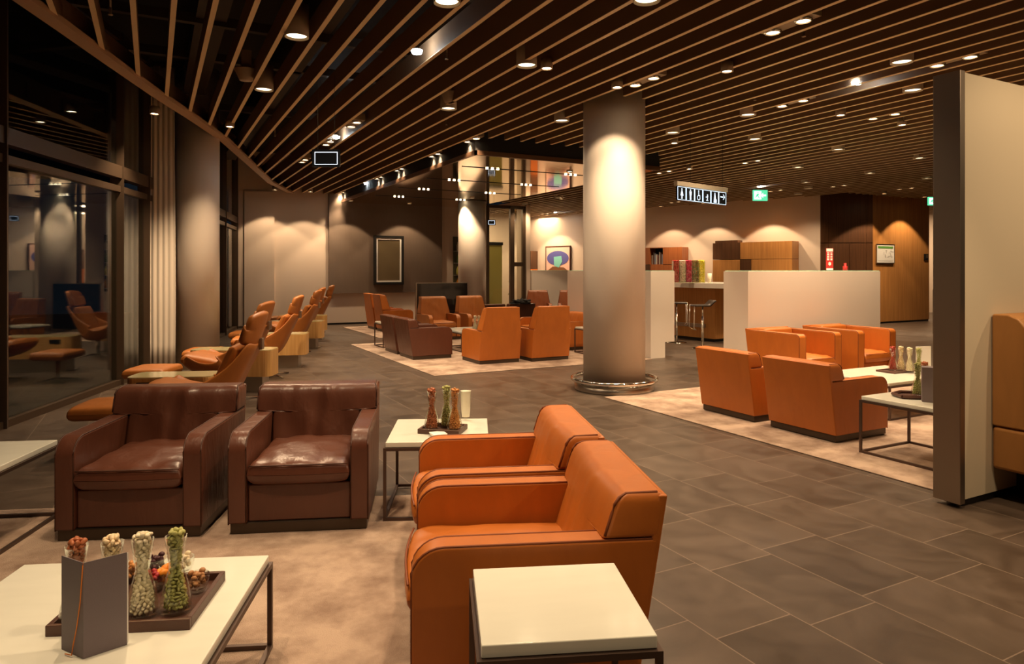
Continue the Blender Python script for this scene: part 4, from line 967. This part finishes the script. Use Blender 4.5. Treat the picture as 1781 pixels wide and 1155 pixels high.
# red sign with white symbols in front of dark doors (standing on the partition shelf)
p = DP(1443, 10.6)
rs = thing('fire_sign', 'red and white fire-equipment sign standing behind the partition top', 'sign', (p[0], p[1], 1.5), CR(0))
RED = mat('sign_red', (.50, .02, .02), .5)
link('board', box(-.055, .055, 0, .01, 0, .34), RED, rs); link('cap', box(-.05, .05, -.002, 0, .29, .335), WHITEP, rs)
bm = bmesh.new()
for q in range(5): bx(bm, -.040, -.008, -.004, 0, .155+q*.026, .172+q*.026); bx(bm, .012, .040, -.004, 0, .155+q*.026, .170+q*.026)
bx(bm, -.02, .02, -.004, 0, .08, .12); bx(bm, -.005, .005, -.005, 0, .07, .13); bx(bm, -.05, .05, -.005, 0, 0, .03); link('symbol', bm, WHITEP, rs)
p = DP(1470, 10.7)
bm = bmesh.new(); lathe(bm, [(0, -.02), (.035, -.02), (.035, .05), (.02, .06), (.02, .10), (0, .10)], 16)
tag(link('red_dispenser', bm, RED, None, (p[0], p[1], 1.51), smooth=True), 'small red dispenser beside the red sign', 'dispenser')
# stand these two on a service counter behind the partition
sc2 = thing('service_counter', 'white service counter just behind the club chair partition', 'counter', (10.0, 8.0, 0), 0)
link('body', box(-.7, .6, -.75, .7, .0, 1.40), WALLW, sc2); link('countertop', box(-.72, .62, -.77, .72, 1.40, 1.485), WALLW, sc2)
# dark rack near the passage
rk = thing('magazine_rack', 'dark shelving rack glimpsed beside the steel-edged slab', 'rack', (*DP(1652, 15.8), 0), CR(0))
link('carcass', box(-.15, .35, 0, .4, 0, 1.04), mat('rack_grey', (.025, .025, .02), .4), rk)
for q in range(3): link('drawer', box(-.13, .33, -.012, -.001, .06+q*.33, .34+q*.33), BLACK, rk)
# ================================================================== SIGNS
px0, d0 = 1175, 9.5
sp0 = DP(px0, d0); dirc = (math.cos(math.radians(41)), math.sin(math.radians(41)))
SL = 1.28
ws = thing('restroom_sign', 'hanging lit restroom direction sign with six pictograms', 'sign', (*sp0, 2.72), CR(41))
link('housing', box(0, SL, -.03, .03, -.045, .02, .004), mat('sign_housing', (.55, .48, .38), .4), ws)
link('board', box(.025, SL-.02, -.012, .012, -.245, -.045), SIGNB, ws)
bm = bmesh.new(); cwid = (SL-.045)/6
for q in range(6):
    x0 = .025+q*cwid+.006; x1 = x0+cwid-.012
    for a in ((x0, x1, -.058, -.052), (x0, x1, -.238, -.232)): bx(bm, a[0], a[1], -.015, -.012, a[2], a[3])
    for a in ((x0, x0+.006), (x1-.006, x1)): bx(bm, a[0], a[1], -.015, -.012, -.232, -.058)
link('border', bm, SIGNW, ws)
def disc(bm, cx, cz, r, y=-.016, n=14):
    bm.faces.new([bm.verts.new((cx+r*math.cos(2*PI*k/n), y, cz+r*math.sin(2*PI*k/n))) for k in range(n)])
def poly(bm, pts, y=-.016): bm.faces.new([bm.verts.new((x, y, z)) for x, z in pts])
def cen(q): return .025+(q+.5)*cwid
bm = bmesh.new(); c = cen(0); disc(bm, c, -.085, .013); poly(bm, [(c-.01, -.10), (c+.01, -.10), (c+.034, -.175), (c-.034, -.175)]); poly(bm, [(c-.013, -.175), (c-.003, -.175), (c-.003, -.222), (c-.013, -.222)]); poly(bm, [(c+.003, -.175), (c+.013, -.175), (c+.013, -.222), (c+.003, -.222)])
c = cen(1); disc(bm, c, -.085, .013); poly(bm, [(c-.028, -.102), (c+.028, -.102), (c+.02, -.16), (c-.02, -.16)]); poly(bm, [(c-.017, -.16), (c-.002, -.16), (c-.002, -.222), (c-.017, -.222)]); poly(bm, [(c+.002, -.16), (c+.017, -.16), (c+.017, -.222), (c+.002, -.222)])
c = cen(2); disc(bm, c-.005, -.082, .012); poly(bm, [(c-.012, -.095), (c+.002, -.095), (c+.004, -.15), (c-.012, -.15)]); poly(bm, [(c, -.14), (c+.028, -.14), (c+.034, -.20), (c+.024, -.20), (c+.020, -.15), (c, -.15)])
for k in range(14):
    a0_, a1_ = PI*.6+k*PI*1.3/14, PI*.6+(k+1)*PI*1.3/14; poly(bm, [(c-.004+r*math.cos(t_), -.178+r*math.sin(t_)) for r, t_ in ((.028, a0_), (.028, a1_), (.037, a1_), (.037, a0_))])
c = cen(3); disc(bm, c+.012, -.125, .013); poly(bm, [(c+.0, -.14), (c+.024, -.14), (c+.018, -.19), (c+.004, -.19)]); poly(bm, [(c-.03, -.150), (c+.03, -.140), (c+.03, -.150), (c-.03, -.162)]); poly(bm, [(c-.02, -.205), (c+.005, -.18), (c+.032, -.205), (c+.02, -.212), (c+.005, -.195), (c-.012, -.212)])
c = cen(4); poly(bm, [(c-.008, -.075), (c+.008, -.075), (c+.032, -.222), (c-.032, -.222)]); poly(bm, [(c+.034, -.17), (c+.044, -.17), (c+.044, -.222), (c+.034, -.222)])
c = cen(5); poly(bm, [(c-.06, -.115), (c+.02, -.115), (c+.02, -.132), (c-.06, -.132)]); poly(bm, [(c+.01, -.085), (c+.026, -.085), (c+.062, -.123), (c+.026, -.163), (c+.01, -.163), (c+.044, -.123)])
link('symbol', bm, SIGNW, ws)
bm = bmesh.new(); tube(bm, [(.35, 0, .02), (.35, 0, .88)], .003, 5); tube(bm, [(SL-.1, 0, .02), (SL-.1, 0, .88)], .003, 5); link('suspension_wire', bm, BLACK, ws)
def hang_sign(px, d, z, w, h, label, th, green=False):
    t = thing('exit_sign' if green else 'display_sign', label, 'sign', (*DP(px, d), z), CR(th))
    if green:
        link('board', box(-w, w, -.02, .02, -h, h), SIGNG, t); bm = bmesh.new()
        bx(bm, -w*.88, w*.1, -.024, -.02, -h*.75, h*.75); poly(bm, [(w*.75, -h*.15), (w*.75, h*.15), (w*.35, h*.15), (w*.35, h*.5), (w*.08, 0), (w*.35, -h*.5), (w*.35, -h*.15)], -.0245)
        link('symbol', bm, emis('exit_white', (.8, 1, .92), 1.2), t)
        bm = bmesh.new(); disc(bm, -w*.35, h*.5, h*.13, -.026); poly(bm, [(-w*.5, h*.35), (-w*.2, h*.3), (-w*.3, -h*.1), (-w*.1, -h*.6), (-w*.2, -h*.62), (-w*.45, -h*.15), (-w*.7, -h*.5), (-w*.76, -h*.42)], -.026)
        link('figure', bm, SIGNG, t)
    else:
        link('board', box(-w, w, -.008, .008, -h, h), SIGNB, t); bm = bmesh.new(); a, b = w*.82, h*.72; e = .006
        ring(bm, a, b, e, -.011, -.008); link('border', bm, emis('blue_white', (.75, .85, 1), .9), t)
    bm = bmesh.new()
    for s in (-.6, .6): tube(bm, [(s*w, 0, h), (s*w, 0, ZC-z+.1)], .002, 5)
    link('suspension_wire', bm, BLACK, t); return t
hang_sign(567.5, 7.6, ZAT(275.5, 7.6), .155, .098, 'hanging black glass sign with glowing outline near the windows', 0)
hang_sign(855, 17.6, ZAT(387, 17.6), .10, .07, 'small glowing outline sign before the glass doors', 0)
hang_sign(1322, 14, ZAT(340, 14), .15, .11, 'hanging green and white exit sign above the bar', 4, True)
hang_sign(1624, 15, ZAT(350, 15), .13, .09, 'green and white exit sign beside the steel slab edge', 4, True)
# ================================================================== LIGHT FIXTURES
WARM = (1, .71, .43)
def spot(x, y, z, e, ang=100, blend=.5, aim=None, col=WARM, r=.05):
    l = bpy.data.lights.new('spot', 'SPOT'); l.energy = e; l.spot_size = math.radians(ang); l.spot_blend = blend; l.color = col; l.shadow_soft_size = r
    o = bpy.data.objects.new('spot_light', l); COL.objects.link(o); o.location = (x, y, z)
    if aim is not None: o.rotation_euler = (Vector(aim)-Vector((x, y, z))).to_track_quat('-Z', 'Y').to_euler()
    return o
def words(px, py):
    h_ = 'left' if px < 600 else 'middle' if px < 1100 else 'right'
    return h_
DLs = [(516, 65, 'over the window aisle, biggest'), (459, 157, 'over the lounge chairs near the window beam'), (916, 115, 'left above the big column'), (780, 190, 'beside the hanging loudspeaker in mid ceiling'), (1125, 2, 'cut by the top edge of the view'), (977, 211, 'just left of the big column'), (1301, 201, 'wide one above the restroom sign'), (1170, 232, 'just right of the big column'), (1313, 243, 'behind the wide one above the restroom sign'), (1458, 261, 'above the right half of the bar area'), (1599, 276, 'near the steel slab edge'), (1388, 292, 'right of the exit sign'), (1513, 302, 'before the dark doors'), (1402, 318, 'farther right of the exit sign, upper of a close pair'), (1406, 328, 'farther right of the exit sign, lower of a close pair'), (1388, 338, 'last before the far white wall'), (913, 355, 'over the glass doors'), (972, 344, 'left of the big column, over the far partition'), (1612, 311, 'last beside the steel slab')]
dl0 = None
for i, (px, py, w_) in enumerate(DLs):
    zz = ZC-.03; x, y = G(px, py, zz)
    if dl0 is None:
        dl0 = thing('downlight', '', 'downlight', group='cylinder downlights in the slatted ceiling')
        bm = bmesh.new(); lathe(bm, [(.098, 0), (.104, 0), (.104, .28), (0, .28), (0, .27), (.09, .10), (.098, 0)], 32); link('housing', bm, FIXT, dl0, smooth=True)
        bm = bmesh.new(); lathe(bm, [(0, .02), (.088, .02)], 28); link('lens', bm, LAMPD, dl0)
        o = dl0
    else: o = dup(dl0)
    o['label'] = 'round ceiling downlight '+w_; o.location = (x, y, zz)
    spot(x, y, zz-.03, 110 if px < 500 else 65, 150 if px < 600 else 125, .8)
SPs = [((1336, 58), (1390, 35), 'at the top right'), ((1617, 113), (1675, 97), 'above the steel-edged slab'), ((1352, 185), (1386, 174), 'over the restroom sign'), ((1526, 209), (1565, 201), 'left of the steel slab top'), ((1097, 149), (1130, 136), 'right on top of the big column'), ((606, 222), (617, 213), 'above the hanging outline sign'), ((812, 247), (822, 242), 'above the mirror ceiling corner'), ((747, 273), (757, 268), 'over the tan armchairs'), ((690, 298), (700, 294), 'before the taupe panel, second from the left'), ((650, 312), (660, 308), 'before the taupe panel, middle'), ((590, 338), (598, 335), 'nearest the end wall'), ((1157, 303), (1170, 299), 'right of the big column, low'), ((1306, 285), (1322, 281), 'near the exit sign'), ((1340, 333), (1352, 331), 'right of the exit sign, near the far wall'), ((1450, 326), (1468, 322), 'before the dark doors'), ((1566, 330), (1585, 327), 'before the oak wall'), ((1197, 360), (1213, 358), 'over the reddish cabinet'), ((565, 253), (572, 247), 'left of the outline sign'), ((525, 284), (532, 278), 'over the far lounge chairs'), ((938, 372), (945, 371), 'over the painting'), ((1165, 353), (1177, 351), 'near the far wall by the column')]
sp0_ = None
for i, (a, b, w_) in enumerate(SPs):
    zz = ZC+.01; A0 = G(*a, zz); B0 = G(*b, zz); mx_, my_ = (A0[0]+B0[0])/2, (A0[1]+B0[1])/2
    mx_ = S0+SP*(round((mx_-S0-SP/2)/SP)+.5)
    if sp0_ is None:
        sp0_ = thing('twin_spotlight', '', 'spotlight', group='twin spotlights between the ceiling slats')
        link('housing', box(-.09, .09, -.27, .27, .03, .12), FIXT, sp0_)
        for s in (-1, 1):
            bm = bmesh.new(); lathe(bm, [(.058, .0), (.072, .0), (.075, .04), (.05, .05)], 24, (0, s*.16)); link('lamp_ring', bm, CHROME, sp0_, smooth=True)
            bm = bmesh.new(); lathe(bm, [(0, .012), (.056, .012)], 20, (0, s*.16)); link('lamp', bm, LAMP, sp0_)
        o = sp0_
    else: o = dup(sp0_)
    o['label'] = 'twin ceiling spotlight '+w_; o.location = (mx_, my_, zz)
    for s in (-1, 1): spot(mx_, my_+s*.16, zz-.04, 42 if a[0] > 620 else 55, 92, .5)
for i, (px, py, w_) in enumerate([(725, 92, 'brightest, in the upper left of the ceiling'), (1490, 146, 'over the club chairs at right'), (585, 240, 'beside the hanging outline sign'), (637, 320, 'before the taupe panel'), (1321, 325, 'just above the exit sign'), (966, 370, 'over the far painting')]):
    x, y = G(px, py, ZC+.01); bm = bmesh.new(); lathe(bm, [(0, 0), (.045, 0), (.055, .03), (0, .04)], 20)
    o = link('emergency_light', bm, LAMPW, None, (x, y, ZC+.005), smooth=True); tag(o, 'small cold white ceiling light '+w_, 'light', 'cold white ceiling lights')
    spot(x, y, ZC-.02, 4, 120, .5, col=(.75, .9, 1))
for i, (px, py, w_) in enumerate([(777, 100, 'right of the brightest cold light'), (1398, 60, 'beside the top right twin spotlight'), (478, 235, 'over the lounge chairs'), (776, 215, 'under the mid-ceiling loudspeaker'), (694, 292, 'near the mirror ceiling edge'), (1572, 210, 'above the steel slab side'), (1138, 295, 'right of the big column'), (192, 22, 'in the upper left corner'), (1313, 172, 'above the wide round downlight')]):
    x, y = G(px, py, ZC); bm = bmesh.new(); tube(bm, [(0, 0, .3), (0, 0, .02)], .008, 6); lathe(bm, [(0, -.03), (.018, -.03), (.018, -.024), (.010, -.02), (.012, .03), (0, .03)], 10)
    o = link('sprinkler', bm, FIXT, None, (x, y, ZC+.01), smooth=True); tag(o, 'small ceiling sprinkler head '+w_, 'sprinkler', 'sprinkler heads in the ceiling')
# loudspeakers
for px, py, w_ in ((428, 140, 'near the window beam'), (783, 178, 'above the middle of the ceiling')):
    x, y = G(px, py, ZC+.0); t = thing('loudspeaker', 'bell-shaped ceiling loudspeaker '+w_, 'loudspeaker', (x, y, ZC), group='bell loudspeakers in the ceiling')
    bm = bmesh.new(); lathe(bm, [(0, 0), (.07, 0), (.09, .05), (.12, .11), (.125, .12), (0, .12)], 28); link('horn', bm, FIXT, t, smooth=True)
    link('mount', box(-.05, .05, -.05, .05, .12, .32), FIXT, t)
# wall-washing lamps behind the wall arcs, plus ones added to brighten dim places
WW = []
for px in (610, 712): WW.append((hit(px, (0, YE-.75), (1, YE-.75))[:2], 'before the taupe wall panel'))
for px, w_ in ((540, 'before the pale end wall, next to the taupe panel'), (478, 'before the pale end wall, in the corner')): WW.append((hit(px, (0, YE-.8), (1, YE-.8))[:2], w_))
WW.append((CW(-4.0, 9.7), 'beside the window column, added to brighten the curtain'))  # added lamp, brightens the dim curtain and window column
WW.append((DP(1199, 13.75), 'over the sweet jars on the bar, added to brighten them')); WW.append((CW(-4.65, 8.9), 'by the cream window curtain, added to brighten it')); WW.append((CW(.35, 6.9), 'tilted towards the big column from its left front')); WW.append((CW(2.2, 7.0), 'tilted towards the big column from its right front')); WW.append(((8.0, 5.95), 'over the club chairs, added to brighten the white partition')); WW.append(((9.3, 5.95), 'over the club chairs, nearer the oak wall, added to brighten the partition')); WW.append(((7.4, 8.5), 'added over the partition end behind the big column to brighten it'))  # jar, curtain, club chair and partition-end lamps are added for brightness
WW.append(((6.95, 10.9), 'left of the big column over a low orange armchair, added to brighten the partition')); WW.append(((10.3, 16.6), 'over the rust-brown armchairs, added to brighten the partition behind'))  # both lamps added to lift the dim low partitions
fn = Vector((FW0[1]-FW1[1], FW1[0]-FW0[0])).normalized()
if fn.dot(Vector(FW0)) > 0: fn = -fn
for px, w_ in ((975, 'before the far painting'), (1172, 'before the reddish cabinet'), (1245, 'before the far white wall, between the cabinets'), (1345, 'before the oak cabinet')):
    q = hit(px, FW0, FW1); WW.append(((q[0]+fn.x*.8, q[1]+fn.y*.8), w_))
for px in (1538, 1608): WW.append((hit(px, (0, 11.5), (1, 11.5))[:2], 'before the oak wall near its left side' if px < 1600 else 'before the oak wall near its right side'))
WW.append((CW(1.17, 7.62), 'shining on the big column')); q = DP(821, 17.55); WW.append((q, 'shining on the second column'))
for i, (p, w_) in enumerate(WW):
    bm = bmesh.new(); lathe(bm, [(.05, 0), (.062, 0), (.062, .1), (0, .1)], 20)
    o = link('wall_washer', bm, FIXT, None, (p[0], p[1], ZC-.05 if not (MX0 < p[0] < MX1 and p[1] > MY0) else 3.35), smooth=True); tag(o, 'small round wall-washing lamp '+w_, 'spotlight', 'wall-washing lamps')
    bm = bmesh.new(); lathe(bm, [(0, .01), (.05, .01)], 16); link('lens', bm, LAMP, o)
    
    if 'tilted' in w_: spot(p[0], p[1], o.location.z-.02, 60, 58, .7, (C1[0], C1[1], 1.1)); continue
    if 'sweet' in w_: spot(p[0], p[1], o.location.z-.02, 120, 80, .4); continue
    far_ = 'far' in w_ or 'cabinet' in w_ or 'oak' in w_; spot(p[0], p[1], o.location.z-.02, (80 if 'oak' in w_ else 62) if far_ else (45 * (2.3 if 'window' in w_ else 1) if i < len(WW)-2 else 32 if i == len(WW)-2 else 26), 100 if i != len(WW)-2 else 122, .15 if 'window' not in w_ else .8)
# lamps of the front seating group and aisles (fixtures above the frame of the view); last ones added to brighten the cream slab
for i, (x, y) in enumerate([CW(-1.4, 2.0), CW(.2, 2.4), CW(-1.9, 3.4), CW(.2, 4.2), CW(-.6, 5.2), CW(2.2, 3.2), CW(-.3, .6), (6.5, 4.2), (7.6, 4.8), (5.2, 1.2), (3.6, -1.0), (6.8, .6)]):
    x = S0+SP*(round((x-S0-SP/2)/SP)+.5)
    o = dup(dl0, 'round ceiling downlight above the front seating, out of view', (x, y, ZC-.03), group='downlights above the front seating'); spot(x, y, ZC-.06, (48 if i in (1, 6) else 76) if i < 9 else 62, 84 if i < 9 else 150, .5)
for x, y in TRK: spot(x, y, 3.33, 42, 88, .5)
# inner room light and passage
def area(x, y, z, sx, sy, e, col=WARM):
    l = bpy.data.lights.new('area', 'AREA'); l.shape = 'RECTANGLE'; l.size = sx; l.size_y = sy; l.energy = e; l.color = col
    o = bpy.data.objects.new('ceiling_panel_light', l); COL.objects.link(o); o.location = (x, y, z)
area(10, 21, 3.5, 1.5, 1.5, 60); area(22.5, 14.5, 3.5, 1, 1, 60); area(13, 22.5, 3.5, 1, 1, 25)
# ================================================================== WORLD, CAMERA
w = bpy.data.worlds.new('night'); SC.world = w; w.use_nodes = True
w.node_tree.nodes['Background'].inputs[0].default_value = (.02, .03, .045, 1); w.node_tree.nodes['Background'].inputs[1].default_value = .10
cam = bpy.data.cameras.new('camera'); co = bpy.data.objects.new('camera', cam); COL.objects.link(co)
co.location = (0, 0, EYE); co.rotation_euler = (PI/2, 0, -A)
cam.sensor_width = 36; cam.lens = 36*FOC/1781; cam.shift_y = -(577.5-HZ)/1781; cam.clip_start = .05; cam.clip_end = 200
SC.camera = co
SC.view_settings.view_transform = 'Standard'; SC.view_settings.look = 'None'; SC.view_settings.gamma = 1; SC.view_settings.use_curve_mapping = False
SC.view_settings.exposure = 1.15
cy = SC.cycles; cy.use_denoising = True; cy.max_bounces = 8; cy.diffuse_bounces = 4; cy.glossy_bounces = 4; cy.transmission_bounces = 8; cy.transparent_max_bounces = 12
cy.caustics_reflective = False; cy.caustics_refractive = False; cy.sample_clamp_indirect = 6
